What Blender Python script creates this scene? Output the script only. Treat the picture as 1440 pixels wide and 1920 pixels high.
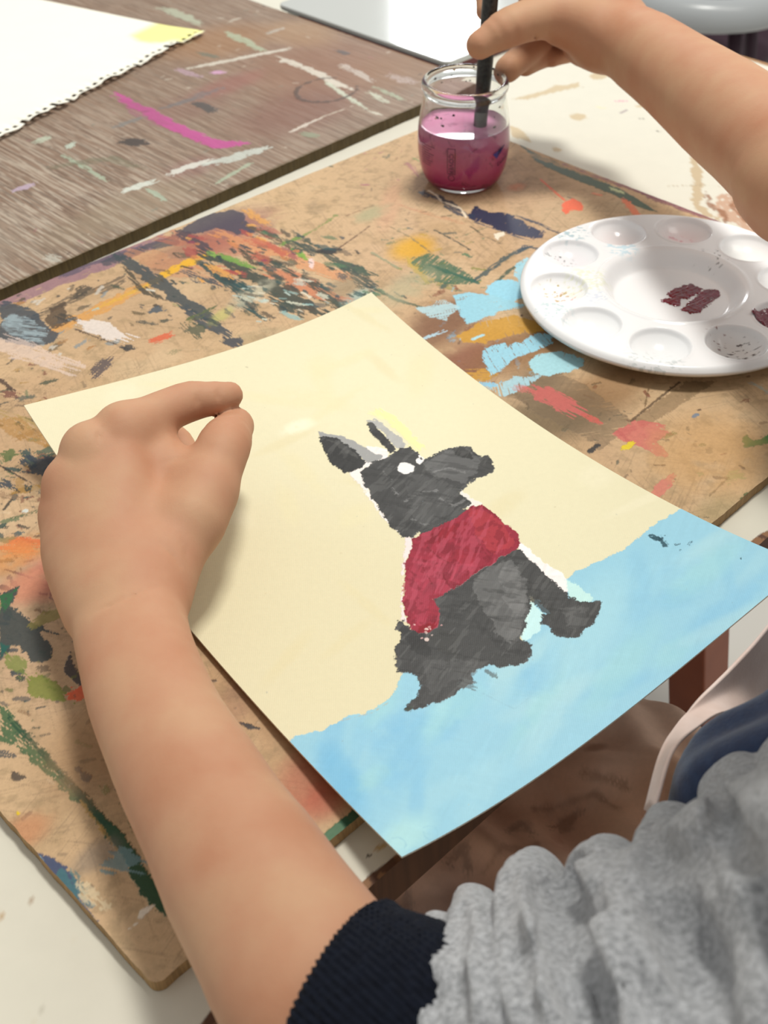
import bpy, math, random
import numpy as np
from mathutils import Matrix, Vector

# ------------------------------------------------------------------ camera, world, lights, exposure
scene = bpy.context.scene
for o in list(bpy.data.objects):
    bpy.data.objects.remove(o, do_unlink=True)
COL = scene.collection
cam_data = bpy.data.cameras.new('camera')
cam = bpy.data.objects.new('camera', cam_data); COL.objects.link(cam)
ROT = [[0.999746, 0.022554, -0.0], [-0.014826, 0.657182, -0.753586], [-0.016996, 0.753394, 0.657349]]
M = Matrix(ROT).to_4x4(); M.translation = Vector((0, 0, 0.42))
cam.matrix_world = M
cam_data.sensor_fit = 'VERTICAL'; cam_data.sensor_height = 36.0; cam_data.sensor_width = 27.0
cam_data.lens = 36.0 * 2239.59 / 1920.0
cam_data.clip_start = 0.01; cam_data.clip_end = 50
cam_data.dof.use_dof = True; cam_data.dof.focus_distance = 0.60; cam_data.dof.aperture_fstop = 14.0
scene.camera = cam
scene.view_settings.view_transform = 'Standard'
scene.view_settings.look = 'None'
scene.view_settings.gamma = 1.0
scene.view_settings.exposure = 0.13
scene.view_settings.use_curve_mapping = False

world = bpy.data.worlds.new('room_light'); scene.world = world; world.use_nodes = True
bg = world.node_tree.nodes['Background']
bg.inputs[0].default_value = (1.0, 0.985, 0.935, 1); bg.inputs[1].default_value = 0.44

def area_light(name, loc, target, size, power, color, size_y=None):
    d = bpy.data.lights.new(name, 'AREA'); d.shape = 'RECTANGLE'; d.size = size; d.size_y = size_y or size
    d.energy = power; d.color = color
    o = bpy.data.objects.new(name, d); COL.objects.link(o); o.location = loc
    o.rotation_euler = (Vector(target) - Vector(loc)).to_track_quat('-Z', 'Y').to_euler()
    return o
area_light('ceiling_or_fill_light', (0.50, 1.35, 2.95), (0.05, 0.45, 0), 0.6, 66, (1.0, 0.975, 0.905), 0.5)
area_light('ceiling_or_fill_light', (1.4, 1.1, 2.0), (0.0, 0.6, 0), 0.9, 10, (1.0, 0.97, 0.90), 0.9)  # added soft fill from the right, stands for no fixture
area_light('window_light', (0.24, 4.2, 1.0), (0.1, 1.1, 0.0), 0.30, 9, (0.95, 0.98, 1.0), 0.32)

# ------------------------------------------------------------------ frame of the boards: a runs along the near table edge, b away from it
OX, OY, _ = [-0.0885, 0.21816, 0.0]
YAW = 0.76138
CY, SY = math.cos(YAW), math.sin(YAW)
def W(a, b, z=0.0):
    return (OX + a*CY - b*SY, OY + a*SY + b*CY, z)
BOARD_M = Matrix.Translation((OX, OY, 0)) @ Matrix.Rotation(YAW, 4, 'Z')

# ------------------------------------------------------------------ helpers
def lin(c):
    if isinstance(c, str):
        c = tuple(int(c[i:i+2], 16)/255 for i in (1, 3, 5))
    return tuple(v/12.92 if v <= 0.04045 else ((v+0.055)/1.055)**2.4 for v in c)
def tag(o, label=None, cat=None, group=None, kind=None):
    if label: o['label'] = label
    if cat: o['category'] = cat
    if group: o['group'] = group
    if kind: o['kind'] = kind
    return o
def mesh_obj(name, verts, faces, mat, parent=None, smooth=True, M=None, mat2=None):
    me = bpy.data.meshes.new(name)
    verts = np.asarray(verts, np.float32); 
    me.from_pydata([tuple(map(float, v)) for v in verts], [], faces) if not isinstance(faces, np.ndarray) else fast_mesh(me, verts, faces)
    me.validate(); me.update()
    if smooth: me.polygons.foreach_set('use_smooth', np.ones(len(me.polygons), bool))
    if mat: me.materials.append(mat)
    o = bpy.data.objects.new(name, me); COL.objects.link(o)
    if M is not None: o.matrix_world = M
    if parent is not None:
        o.parent = parent; o.matrix_parent_inverse = parent.matrix_world.inverted()
    return o
def fast_mesh(me, verts, faces):
    n, k = faces.shape
    me.vertices.add(len(verts)); me.vertices.foreach_set('co', np.ascontiguousarray(verts, np.float32).ravel())
    me.loops.add(n*k); me.loops.foreach_set('vertex_index', faces.astype(np.int32).ravel())
    me.polygons.add(n); me.polygons.foreach_set('loop_start', np.arange(0, n*k, k, dtype=np.int32))
    me.update(calc_edges=True)
def empty(name, loc=(0, 0, 0), rz=0.0):
    o = bpy.data.objects.new(name, None); COL.objects.link(o); o.location = loc; o.rotation_euler = (0, 0, rz)
    o.empty_display_size = 0.02
    bpy.context.view_layer.update()
    return o
def lathe(profile, seg=64):
    vs = []; fs = []
    n = len(profile)
    for (r, z) in profile:
        for i in range(seg):
            t = 2*math.pi*i/seg; vs.append((r*math.cos(t), r*math.sin(t), z))
    for j in range(n-1):
        for i in range(seg):
            k = (i+1) % seg
            fs.append((j*seg+i, j*seg+k, (j+1)*seg+k, (j+1)*seg+i))
    return vs, fs
def box(x0, x1, y0, y1, z0, z1):
    v = [(x0,y0,z0),(x1,y0,z0),(x1,y1,z0),(x0,y1,z0),(x0,y0,z1),(x1,y0,z1),(x1,y1,z1),(x0,y1,z1)]
    f = [(0,3,2,1),(4,5,6,7),(0,1,5,4),(1,2,6,5),(2,3,7,6),(3,0,4,7)]
    return v, f
def bevel(o, w, n=2):
    m = o.modifiers.new('bevel', 'BEVEL'); m.width = w; m.segments = n; m.limit_method = 'ANGLE'
def tube(pts, radii, seg=20, cap=True):
    pts = [Vector(p) for p in pts]; vs = []; fs = []
    up = Vector((0.13, 0.37, 0.92))
    for i, p in enumerate(pts):
        d = (pts[min(i+1, len(pts)-1)] - pts[max(i-1, 0)]).normalized()
        x = d.cross(up).normalized(); y = d.cross(x).normalized(); r = radii[i]
        for k in range(seg):
            t = 2*math.pi*k/seg; vs.append(tuple(p + x*r*math.cos(t) + y*r*math.sin(t)))
    for j in range(len(pts)-1):
        for k in range(seg):
            l = (k+1) % seg; fs.append((j*seg+k, j*seg+l, (j+1)*seg+l, (j+1)*seg+k))
    if cap:
        fs.append(tuple(range(seg-1, -1, -1))); fs.append(tuple((len(pts)-1)*seg+k for k in range(seg)))
    return vs, fs

# ------------------------------------------------------------------ materials
def new_mat(name):
    m = bpy.data.materials.new(name); m.use_nodes = True
    nt = m.node_tree; return m, nt, nt.nodes['Principled BSDF']
def nd(nt, t, **kw):
    n = nt.nodes.new(t)
    for k, v in kw.items(): setattr(n, k, v)
    return n
def mat(name, color, rough=0.5, noise=None, bump=None, sheen=0.0, sss=0.0, coat=0.0, spec=0.5, metal=0.0):
    """plain procedural material: noise=(scale, second colour, amount), bump=(scale, strength, distance)"""
    m, nt, p = new_mat(name)
    c = lin(color)
    p.inputs['Base Color'].default_value = (*c, 1); p.inputs['Roughness'].default_value = rough
    p.inputs['Metallic'].default_value = metal; p.inputs['Specular IOR Level'].default_value = spec
    if sheen: p.inputs['Sheen Weight'].default_value = sheen; p.inputs['Sheen Roughness'].default_value = 0.5
    if sss:
        p.inputs['Subsurface Weight'].default_value = sss; p.inputs['Subsurface Radius'].default_value = (1.0, 0.35, 0.2)
        p.inputs['Subsurface Scale'].default_value = 0.006
    if coat: p.inputs['Coat Weight'].default_value = coat; p.inputs['Coat Roughness'].default_value = 0.08
    tc = nd(nt, 'ShaderNodeTexCoord')
    if noise:
        t = nd(nt, 'ShaderNodeTexNoise'); t.inputs['Scale'].default_value = noise[0]; t.inputs['Detail'].default_value = 5
        nt.links.new(tc.outputs['Object'], t.inputs['Vector'])
        r = nd(nt, 'ShaderNodeMapRange'); r.inputs[1].default_value = 0.35; r.inputs[2].default_value = 0.68
        r.inputs[4].default_value = noise[2]; nt.links.new(t.outputs[0], r.inputs[0])
        x = nd(nt, 'ShaderNodeMix', data_type='RGBA'); x.inputs[6].default_value = (*c, 1); x.inputs[7].default_value = (*lin(noise[1]), 1)
        nt.links.new(r.outputs[0], x.inputs[0]); nt.links.new(x.outputs[2], p.inputs['Base Color'])
    if bump:
        t = nd(nt, 'ShaderNodeTexNoise'); t.inputs['Scale'].default_value = bump[0]; t.inputs['Detail'].default_value = 6
        nt.links.new(tc.outputs['Object'], t.inputs['Vector'])
        b = nd(nt, 'ShaderNodeBump'); b.inputs['Strength'].default_value = bump[1]; b.inputs['Distance'].default_value = bump[2]
        nt.links.new(t.outputs[0], b.inputs['Height']); nt.links.new(b.outputs[0], p.inputs['Normal'])
    return m
def painted_mat(name, rough0, rough1, grain, grain_amt, bump_amt, stretch=(1, 1, 1), weave=False):
    """colour of the pigment comes from the mesh's own colour attribute; its alpha is the paint thickness"""
    m, nt, p = new_mat(name); p.inputs['Specular IOR Level'].default_value = 0.3
    at = nd(nt, 'ShaderNodeAttribute'); at.attribute_name = 'pigment'
    tc = nd(nt, 'ShaderNodeTexCoord'); mp = nd(nt, 'ShaderNodeMapping'); mp.inputs['Scale'].default_value = stretch
    nt.links.new(tc.outputs['Object'], mp.inputs['Vector'])
    t = nd(nt, 'ShaderNodeTexNoise'); t.inputs['Scale'].default_value = grain; t.inputs['Detail'].default_value = 6; t.inputs['Roughness'].default_value = 0.65
    nt.links.new(mp.outputs[0], t.inputs['Vector'])
    r = nd(nt, 'ShaderNodeMapRange'); r.inputs[1].default_value = 0.3; r.inputs[2].default_value = 0.7
    r.inputs[3].default_value = 1 - grain_amt; r.inputs[4].default_value = 1 + grain_amt*0.6
    nt.links.new(t.outputs[0], r.inputs[0])
    x = nd(nt, 'ShaderNodeVectorMath', operation='SCALE'); nt.links.new(at.outputs['Color'], x.inputs[0]); nt.links.new(r.outputs[0], x.inputs['Scale'])
    nt.links.new(x.outputs[0], p.inputs['Base Color'])
    rr = nd(nt, 'ShaderNodeMapRange'); rr.inputs[3].default_value = rough0; rr.inputs[4].default_value = rough1
    nt.links.new(at.outputs['Alpha'], rr.inputs[0]); nt.links.new(rr.outputs[0], p.inputs['Roughness'])
    h = nd(nt, 'ShaderNodeMath', operation='MULTIPLY_ADD'); h.inputs[1].default_value = 0.35
    nt.links.new(t.outputs[0], h.inputs[0]); nt.links.new(at.outputs['Alpha'], h.inputs[2])
    src = h.outputs[0]
    if weave:
        w = nd(nt, 'ShaderNodeTexWave'); w.inputs['Scale'].default_value = 330; w.bands_direction = 'X'
        w2 = nd(nt, 'ShaderNodeTexWave'); w2.inputs['Scale'].default_value = 330; w2.bands_direction = 'Y'
        nt.links.new(tc.outputs['Object'], w.inputs[0]); nt.links.new(tc.outputs['Object'], w2.inputs[0])
        mm = nd(nt, 'ShaderNodeMath', operation='MULTIPLY'); nt.links.new(w.outputs[1], mm.inputs[0]); nt.links.new(w2.outputs[1], mm.inputs[1])
        h2 = nd(nt, 'ShaderNodeMath', operation='MULTIPLY_ADD'); h2.inputs[1].default_value = 0.15
        nt.links.new(mm.outputs[0], h2.inputs[0]); nt.links.new(src, h2.inputs[2]); src = h2.outputs[0]
    b = nd(nt, 'ShaderNodeBump'); b.inputs['Strength'].default_value = bump_amt; b.inputs['Distance'].default_value = 0.0006
    nt.links.new(src, b.inputs['Height']); nt.links.new(b.outputs[0], p.inputs['Normal'])
    return m

# ------------------------------------------------------------------ paint engine: pigment laid on a surface, in the surface's own millimetres
rng = np.random.default_rng(7)
TAB = rng.random((256, 256)).astype(np.float32)
def vn(x, y, seed=0):
    x = x + seed*17.31; y = y + seed*9.77
    xi = np.floor(x).astype(np.int64); yi = np.floor(y).astype(np.int64)
    fx = (x-xi).astype(np.float32); fy = (y-yi).astype(np.float32)
    fx = fx*fx*(3-2*fx); fy = fy*fy*(3-2*fy)
    a = TAB[xi & 255, yi & 255]; b = TAB[(xi+1) & 255, yi & 255]; c = TAB[xi & 255, (yi+1) & 255]; d = TAB[(xi+1) & 255, (yi+1) & 255]
    return (a*(1-fx)+b*fx)*(1-fy) + (c*(1-fx)+d*fx)*fy
def fbm(x, y, octv=4, seed=0):
    s = 0; a = 0.5; t = 0
    for i in range(octv):
        s = s + a*vn(x, y, seed+i*3); t += a; a *= 0.5; x = x*2.03; y = y*2.03
    return s/t
def sstep(a, b, x):
    t = np.clip((x-a)/(b-a), 0, 1); return t*t*(3-2*t)
class Canvas:
    def __init__(s, xs, ys, base):
        s.xs = np.asarray(xs, np.float32); s.ys = np.asarray(ys, np.float32)
        s.X, s.Y = np.meshgrid(s.xs, s.ys)          # mm
        s.rgb = np.empty(s.X.shape+(3,), np.float32); s.rgb[:] = lin(base)
        s.th = np.zeros(s.X.shape, np.float32); s.n = 0
    def sub(s, x0, x1, y0, y1):
        i0, i1 = np.searchsorted(s.xs, [x0, x1]); j0, j1 = np.searchsorted(s.ys, [y0, y1])
        return slice(j0, j1), slice(i0, i1)
    def lay(s, sl, m, color, thick):
        c = np.array(lin(color), np.float32)
        s.rgb[sl] = s.rgb[sl]*(1-m[..., None]) + c*m[..., None]
        s.th[sl] = s.th[sl]*(1-m) + np.maximum(s.th[sl], thick)*m
    def streak(s, X, Y, ang, w, l, seed):
        c, q = math.cos(ang), math.sin(ang)
        return fbm((X*c+Y*q)/l, (-X*q+Y*c)/w, 3, seed)
    def mask(s, sd, X, Y, rough, dry, ang, soft, alpha, w):
        s.n += 1
        if rough: sd = sd + rough*2.2*(fbm(X/(rough*2.4+.6), Y/(rough*2.4+.6), 3, s.n)-0.5)
        if rough: sd = sd + (1.1 if dry else 0.7)*min(rough, 1.2)*(vn(X/0.75, Y/0.75, s.n+31)-0.5)
        m = 1 - sstep(-soft, soft, sd)
        if dry:
            if ang is None: t = fbm(X/3.0, Y/3.0, 4, s.n+50)
            else: t = s.streak(X, Y, ang, w, w*14, s.n+50)
            inner = np.clip(-sd/6.0, 0, 1)*0.12
            m = m*sstep(dry*0.62+0.12-0.06, dry*0.62+0.12+0.08, t+inner)
        return m*alpha
    def poly(s, pts, color, alpha=1.0, rough=0.8, dry=0.0, ang=None, soft=0.3, thick=0.6, w=1.0):
        P = np.array(pts, np.float32); pad = soft+rough*2+1
        sl = s.sub(P[:, 0].min()-pad, P[:, 0].max()+pad, P[:, 1].min()-pad, P[:, 1].max()+pad)
        X, Y = s.X[sl], s.Y[sl]
        if X.size == 0: return
        d2 = np.full(X.shape, 1e9, np.float32); inside = np.zeros(X.shape, bool)
        for i in range(len(P)):
            ax, ay = P[i]; bx, by = P[(i+1) % len(P)]; ex, ey = bx-ax, by-ay
            t = np.clip(((X-ax)*ex+(Y-ay)*ey)/(ex*ex+ey*ey+1e-9), 0, 1)
            d2 = np.minimum(d2, (X-ax-t*ex)**2+(Y-ay-t*ey)**2)
            if ay != by:
                inside ^= ((ay > Y) != (by > Y)) & (X < ex*(Y-ay)/(by-ay)+ax)
        d = np.sqrt(d2); d[inside] *= -1
        s.lay(sl, s.mask(d, X, Y, rough, dry, ang, soft, alpha, w), color, thick)
    def stroke(s, pts, width, color, alpha=1.0, rough=0.6, dry=0.3, soft=0.3, thick=0.6, w=0.7, taper=0.0):
        P = np.array(pts, np.float32); pad = width/2+rough*2+soft+1
        sl = s.sub(P[:, 0].min()-pad, P[:, 0].max()+pad, P[:, 1].min()-pad, P[:, 1].max()+pad)
        X, Y = s.X[sl], s.Y[sl]
        if X.size == 0: return
        d = np.full(X.shape, 1e9, np.float32); n = len(P)-1; U = np.zeros(X.shape, np.float32)
        for i in range(n):
            ax, ay = P[i]; ex, ey = P[i+1]-P[i]
            t = np.clip(((X-ax)*ex+(Y-ay)*ey)/(ex*ex+ey*ey+1e-9), 0, 1)
            u = (i+t)/n
            e_ = np.hypot(X-ax-t*ex, Y-ay-t*ey) - width/2*(1-taper*np.abs(2*u-1)); k_ = e_ < d; d = np.where(k_, e_, d); U = np.where(k_, u, U)
        ang = math.atan2(P[-1][1]-P[0][1], P[-1][0]-P[0][0])
        if width > 3 and rough > 0.3:      # bristle-torn ends and uneven sides
            st = s.streak(X, Y, ang, max(width*.09, .5), width*1.2, s.n+7); e_ = np.abs(2*U-1)
            d = d + width*(0.55*e_**3*np.clip(st-0.30, 0, 1)*2.4 + 0.42*(fbm(X/(width*.7+1), Y/(width*.7+1), 3, s.n+9)-0.5))
        s.lay(sl, s.mask(d, X, Y, rough, dry, ang, soft, alpha, w), color, thick)
    def cloud(s, c, rx, ry, ang, color, alpha, dens=0.5, scale=12, thick=0.1, tex=None):
        R_ = max(rx, ry)*1.1
        sl = s.sub(c[0]-R_, c[0]+R_, c[1]-R_, c[1]+R_); X, Y = s.X[sl], s.Y[sl]
        if X.size == 0: return
        s.n += 1
        q, w = math.cos(ang), math.sin(ang); u = ((X-c[0])*q+(Y-c[1])*w)/rx; v = (-(X-c[0])*w+(Y-c[1])*q)/ry
        fall = 1-sstep(0.25, 1.0, np.hypot(u, v))
        t = fbm(X/scale, Y/scale, 5, s.n)
        m = fall*sstep(1-dens-0.18, 1-dens+0.18, t*0.8+fall*0.25)*alpha
        s.lay(sl, m, color, thick)
    def specks(s, x0, x1, y0, y1, n, rmin, rmax, colors, alpha=0.9, seed=1, elong=2.0, ang=None):
        r = random.Random(seed)
        for i in range(n):
            x, y = r.uniform(x0, x1), r.uniform(y0, y1); rad = rmin*(rmax/rmin)**(r.random()**2); a = ang if ang is not None else r.uniform(0, math.pi)
            e = r.uniform(1, elong); dx, dy = math.cos(a)*rad*(e-0.9), math.sin(a)*rad*(e-0.9)
            s.stroke([(x-dx, y-dy), (x+dx, y+dy)], rad*2, r.choice(colors), alpha*r.uniform(0.5, 1), rough=rad*0.5, dry=0, soft=0.25)
def canvas_mesh(name, cv, zfun, mat, parent=None, M=None, side=None, thick=0.0, corner=None, wob=0.0, lift=0.0001):
    """turns a canvas into a slab: the painted face, its rim and its underside, one mesh with the pigment as a colour attribute"""
    ny, nx = cv.X.shape
    X = cv.X/1000; Y = cv.Y/1000
    if corner:
        x0, x1, y0, y1 = X.min(), X.max(), Y.min(), Y.max(); r = corner
        for cx, cy, sx, sy in ((x0, y0, 1, 1), (x1, y0, -1, 1), (x0, y1, 1, -1), (x1, y1, -1, -1)):
            dx = r-(X-cx)*sx; dy = r-(Y-cy)*sy; k = (dx > 0) & (dy > 0) & (X*0 == 0)
            k &= (np.abs(X-cx) <= r) & (np.abs(Y-cy) <= r)
            sc = np.where(k, np.maximum(dx, dy)/np.maximum(np.hypot(dx, dy), 1e-9), 1)
            X = np.where(k, cx+sx*(r-dx*sc), X); Y = np.where(k, cy+sy*(r-dy*sc), Y)
    if wob:
        ex = np.minimum(cv.X-cv.X.min(), cv.X.max()-cv.X); ey = np.minimum(cv.Y-cv.Y.min(), cv.Y.max()-cv.Y)
        wx = np.exp(-ex/1.5)*(fbm(cv.X/7, cv.Y/7, 4, 91)-0.5)*wob; wy = np.exp(-ey/1.5)*(fbm(cv.X/7, cv.Y/7, 4, 92)-0.5)*wob
        X = X+wx; Y = Y+wy
    V = np.array(zfun(X, Y)) if zfun else np.stack([X, Y, X*0], -1)
    V = V.astype(np.float32); V[..., 2] += cv.th*lift
    idx = np.arange(nx*ny).reshape(ny, nx)
    F = np.stack([idx[:-1, :-1], idx[:-1, 1:], idx[1:, 1:], idx[1:, :-1]], -1).reshape(-1, 4)
    verts = V.reshape(-1, 3); col = np.concatenate([cv.rgb, cv.th[..., None]], -1).reshape(-1, 4)
    if thick:
        ring = np.concatenate([idx[0, :], idx[1:, -1], idx[-1, -2::-1], idx[-2:0:-1, 0]]); n = len(ring); b = len(verts)
        top = verts[ring].copy(); bot = top.copy(); bot[:, 2] -= thick
        verts = np.concatenate([verts, top, bot]); sc = np.array([*lin(side), 0.0], np.float32)
        cc = np.tile(sc, (2*n, 1)); cc[:, :3] *= (0.75+0.5*rng.random((2*n, 1))); col = np.concatenate([col, cc])
        i = np.arange(n); j = (i+1) % n
        F = np.concatenate([F, np.stack([b+i, b+n+i, b+n+j, b+j], -1)])
        cb = idx[[0, 0, -1, -1], [0, -1, -1, 0]]; bv = V.reshape(-1, 3)[cb].copy(); bv[:, 2] -= thick
        if zfun is None or name == 'tabletop':
            k = len(verts); verts = np.concatenate([verts, bv]); col = np.concatenate([col, np.tile(sc, (4, 1))])
            F = np.concatenate([F, [[k+3, k+2, k+1, k]]])
        else:   # a bent sheet keeps its back parallel to its face
            k = len(verts); st = 8
            ii = np.unique(np.r_[0:nx:st, nx-1]); jj = np.unique(np.r_[0:ny:st, ny-1])
            B = V[np.ix_(jj, ii)].copy(); B[..., 2] -= thick; g = k+np.arange(B.shape[0]*B.shape[1]).reshape(B.shape[:2])
            verts = np.concatenate([verts, B.reshape(-1, 3)]); col = np.concatenate([col, np.tile(sc, (B.shape[0]*B.shape[1], 1))])
            F = np.concatenate([F, np.stack([g[:-1, :-1], g[1:, :-1], g[1:, 1:], g[:-1, 1:]], -1).reshape(-1, 4)])
    o = mesh_obj(name, verts, F.astype(np.int32), mat, parent, True, M)
    at = o.data.color_attributes.new('pigment', 'FLOAT_COLOR', 'POINT')
    at.data.foreach_set('color', np.ascontiguousarray(col, np.float32).ravel())
    return o

# ------------------------------------------------------------------ soft forms: smooth unions of tapered limbs, meshed as one skin
def smin(a, b, k):
    h = np.maximum(k-np.abs(a-b), 0)/k
    return np.minimum(a, b)-h*h*k*0.25
class Cone:
    def __init__(s, p, q, r0, r1, k=0.01):
        s.p = np.array(p, float); s.d = np.array(q, float)-s.p; s.r0 = r0; s.r1 = r1; s.k = k; s.dd = max(s.d@s.d, 1e-12)
    def __call__(s, P):
        v = P-s.p; t = np.clip(v@s.d/s.dd, 0, 1)
        w = v-t[:, None]*s.d
        return np.sqrt(np.einsum('ij,ij->i', w, w))-(s.r0+(s.r1-s.r0)*t)
class Ell:
    def __init__(s, c, r, k=0.01, R=None):
        s.c = np.array(c, float); s.r = np.array(r, float); s.k = k; s.R = None if R is None else np.array(R)
    def __call__(s, P):
        v = P-s.c
        if s.R is not None: v = v@s.R
        k0 = np.linalg.norm(v/s.r, axis=1); k1 = np.linalg.norm(v/s.r**2, axis=1)
        return np.where(k0 < 1e-6, -s.r.min(), k0*(k0-1)/np.maximum(k1, 1e-9))
class Limb:      # a smooth bent limb: tapered segments that share their joints
    def __init__(s, segs, k):
        s.segs = segs; s.k = k; q = np.array([e for c in segs for e in (c.p, c.p+c.d)]); s.bc = (q.min(0)+q.max(0))/2
        s.br = np.linalg.norm(q-s.bc, axis=1).max()+max(max(c.r0, c.r1) for c in segs)
    def __call__(s, P):
        d = s.segs[0](P)
        for q in s.segs[1:]: d = np.minimum(d, q(P))
        return d
    def part(s, c, rad):
        d = np.array([q(c)[0] for q in s.segs]); return Limb([q for q, e in zip(s.segs, d) if e <= d.min()+2.3*rad], s.k)
def chain(pts, rad, k=0.01, n=4):
    A = np.array([list(p)+[r] for p, r in zip(pts, rad)], float)
    if len(A) > 2:
        E = np.vstack([2*A[0]-A[1], A, 2*A[-1]-A[-2]]); out = []
        for i in range(len(A)-1):
            a, b, c, d = E[i:i+4]
            for j in range(n):
                t = j/n; q = 0.5*(2*b+(-a+c)*t+(2*a-5*b+4*c-d)*t*t+(-a+3*b-3*c+d)*t**3); q[3] = b[3]+(c[3]-b[3])*(t*t*(3-2*t)); out.append(q)
        A = np.array(out+[A[-1]])
    return [Limb([Cone(A[i, :3], A[i+1, :3], A[i, 3], A[i+1, 3], k) for i in range(len(A)-1)], k)]
class Field:
    def __init__(s, base, limbs=(), join=0.008, gap=0.0012, cut=(), disp=None):
        s.base = base; s.limbs = limbs; s.join = join; s.gap = gap; s.cut = cut; s.disp = disp
        s.mg = 0.0
    def __call__(s, P, c=None, rad=0):
        if not s.mg: s.mg = 0.02+2.2*max([q.k for q in s.base]+[q.k for L in s.limbs for q in L]+[s.join])
        def near(L):
            if c is None: return L
            cc = c[None]
            return [q.part(cc, rad) if isinstance(q, Limb) else q for q in L if not (isinstance(q, Limb) and np.linalg.norm(c-q.bc)-q.br > rad+s.mg) and q(cc)[0] < rad+s.mg]
        big = np.full(len(P), 1.0)
        g = big
        for q in near(s.base): g = smin(g, q(P), q.k)
        out = g; 
        for L in s.limbs:
            n = near(L)
            if not n: continue
            f = big
            for q in n: f = smin(f, q(P), q.k)
            fi = smin(g, f, s.join); w = np.clip((g-fi)/s.gap, 0, 1)*np.clip((g-out)/s.gap, 0, 1)
            lo_ = np.minimum(out, fi); out = lo_+(smin(out, fi, s.gap)-lo_)*w
        for q in s.cut:
            if c is None or q(c[None])[0] < rad+0.06:
                out = -smin(-out, q(P), q.k)
        if s.disp is not None: out = out - s.disp(P)
        return out
def skin(field, lo, hi, h, B=14):
    """surface nets over the blocks that the surface crosses"""
    lo = np.array(lo); n = np.ceil((np.array(hi)-lo)/(h*B)).astype(int)
    rad = h*B*math.sqrt(3)/2
    g = np.arange(B+1)
    gx, gy, gz = np.meshgrid(g, g, g, indexing='ij'); loc = np.stack([gx, gy, gz], -1).reshape(-1, 3)
    NX = (n*B+2).astype(np.int64); key = lambda i: (i[..., 0]*NX[1]+i[..., 1])*NX[2]+i[..., 2]
    K = []; VV = []; FF = []
    bi = np.stack(np.meshgrid(*[np.arange(k) for k in n], indexing='ij'), -1).reshape(-1, 3)
    cen = lo+(bi+0.5)*B*h
    dc = np.concatenate([field(cen[i:i+200000]) for i in range(0, len(cen), 200000)])
    for b, c, d in zip(bi, cen, dc):
        if abs(d) > rad*1.25+0.012: continue
        P = lo+(b*B+loc)*h
        f = field(P, c, rad)
        if f.min() > 0 or f.max() < 0: continue
        D = f.reshape(B+1, B+1, B+1)
        ins = D < 0
        cnt = sum(ins[i:B+i, j:B+j, k:B+k].astype(np.int8) for i in (0, 1) for j in (0, 1) for k in (0, 1))
        ci = np.argwhere((cnt > 0) & (cnt < 8))
        if len(ci) == 0: continue
        acc = np.zeros((len(ci), 3)); num = np.zeros(len(ci))
        for ax in range(3):
            o1, o2 = [(1, 2), (0, 2), (0, 1)][ax]
            for u in (0, 1):
                for v in (0, 1):
                    s0 = np.zeros(3, int); s0[o1] = u; s0[o2] = v; s1 = s0.copy(); s1[ax] = 1
                    a = D[tuple((ci+s0).T)]; e = D[tuple((ci+s1).T)]
                    m = (a < 0) != (e < 0); t = np.where(m, a/np.where(m, a-e, 1), 0)
                    p = s0+np.zeros((len(ci), 3)); p[:, ax] = t
                    acc += p*m[:, None]; num += m
        K.append(key(b*B+ci)); VV.append(lo+(b*B+ci+acc/num[:, None])*h)
        gi = b*B
        for ax in range(3):
            o1, o2 = [(1, 2), (2, 0), (0, 1)][ax]
            sl0 = [slice(0, B)]*3; sl1 = [slice(0, B)]*3; sl0[ax] = slice(0, B); sl1[ax] = slice(1, B+1)
            a = ins[tuple(sl0)]; e = ins[tuple(sl1)]
            q = np.argwhere(a != e)
            if len(q) == 0: continue
            fl = a[tuple(q.T)]
            e1 = np.zeros(3, int); e1[o1] = 1; e2 = np.zeros(3, int); e2[o2] = 1
            G = q+gi
            quad = np.stack([key(G-e1-e2), key(G-e2), key(G), key(G-e1)], -1)
            quad[~fl] = quad[~fl][:, ::-1]
            ok = (G-e1-e2).min(1) >= 0
            FF.append(quad[ok])
    K = np.concatenate(K); VV = np.concatenate(VV); FF = np.concatenate(FF)
    o = np.argsort(K); K = K[o]; VV = VV[o]
    ix = np.searchsorted(K, FF); ix = np.clip(ix, 0, len(K)-1); ok = (K[ix] == FF).all(1)
    return VV.astype(np.float32), ix[ok].astype(np.int32)

# ------------------------------------------------------------------ the setting
m_floor = mat('pale_floor', '#c9c6c0', 0.5, noise=(3.0, '#b6b0a6', 0.5), bump=(40, 0.05, 0.001))
v, f = box(-2.5, 3.0, -2.0, 5.0, -0.80, -0.757)
tag(mesh_obj('floor', v, f, m_floor, smooth=False), kind='structure')

# ------------------------------------------------------------------ table
m_top = painted_mat('table_laminate', 0.6, 0.75, 60, 0.02, 0.25)
def ragged(c):      # laminate chipped away along the near edge, brown core showing
    e = -20.5 + 2.6*(fbm(c.X/9, c.Y/9, 4, 5)-0.5) + 5*(fbm(c.X/28, c.X*0, 3, 6)-0.5)
    m = 1-sstep(-0.35, 0.35, c.Y-e)
    c.lay((slice(None), slice(None)), m.astype(np.float32), '#5a3c2a', 0.0)
    n = m*sstep(0.5, 0.62, fbm(c.X/2.2, c.Y/4, 4, 8)); c.lay((slice(None), slice(None)), n.astype(np.float32), '#8a6444', 0.0)
    fe = 952 + 5*(fbm(c.Y/20, c.X*0, 4, 9)-0.5) - 3
    m = sstep(-0.5, 0.5, c.X-fe); c.lay((slice(None), slice(None)), m.astype(np.float32), '#a07a55', 0.0)
ys = np.r_[np.arange(-23.5, 4, 0.6), np.arange(4, 90, 2.2), np.arange(90, 1105, 2.4)]
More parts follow.
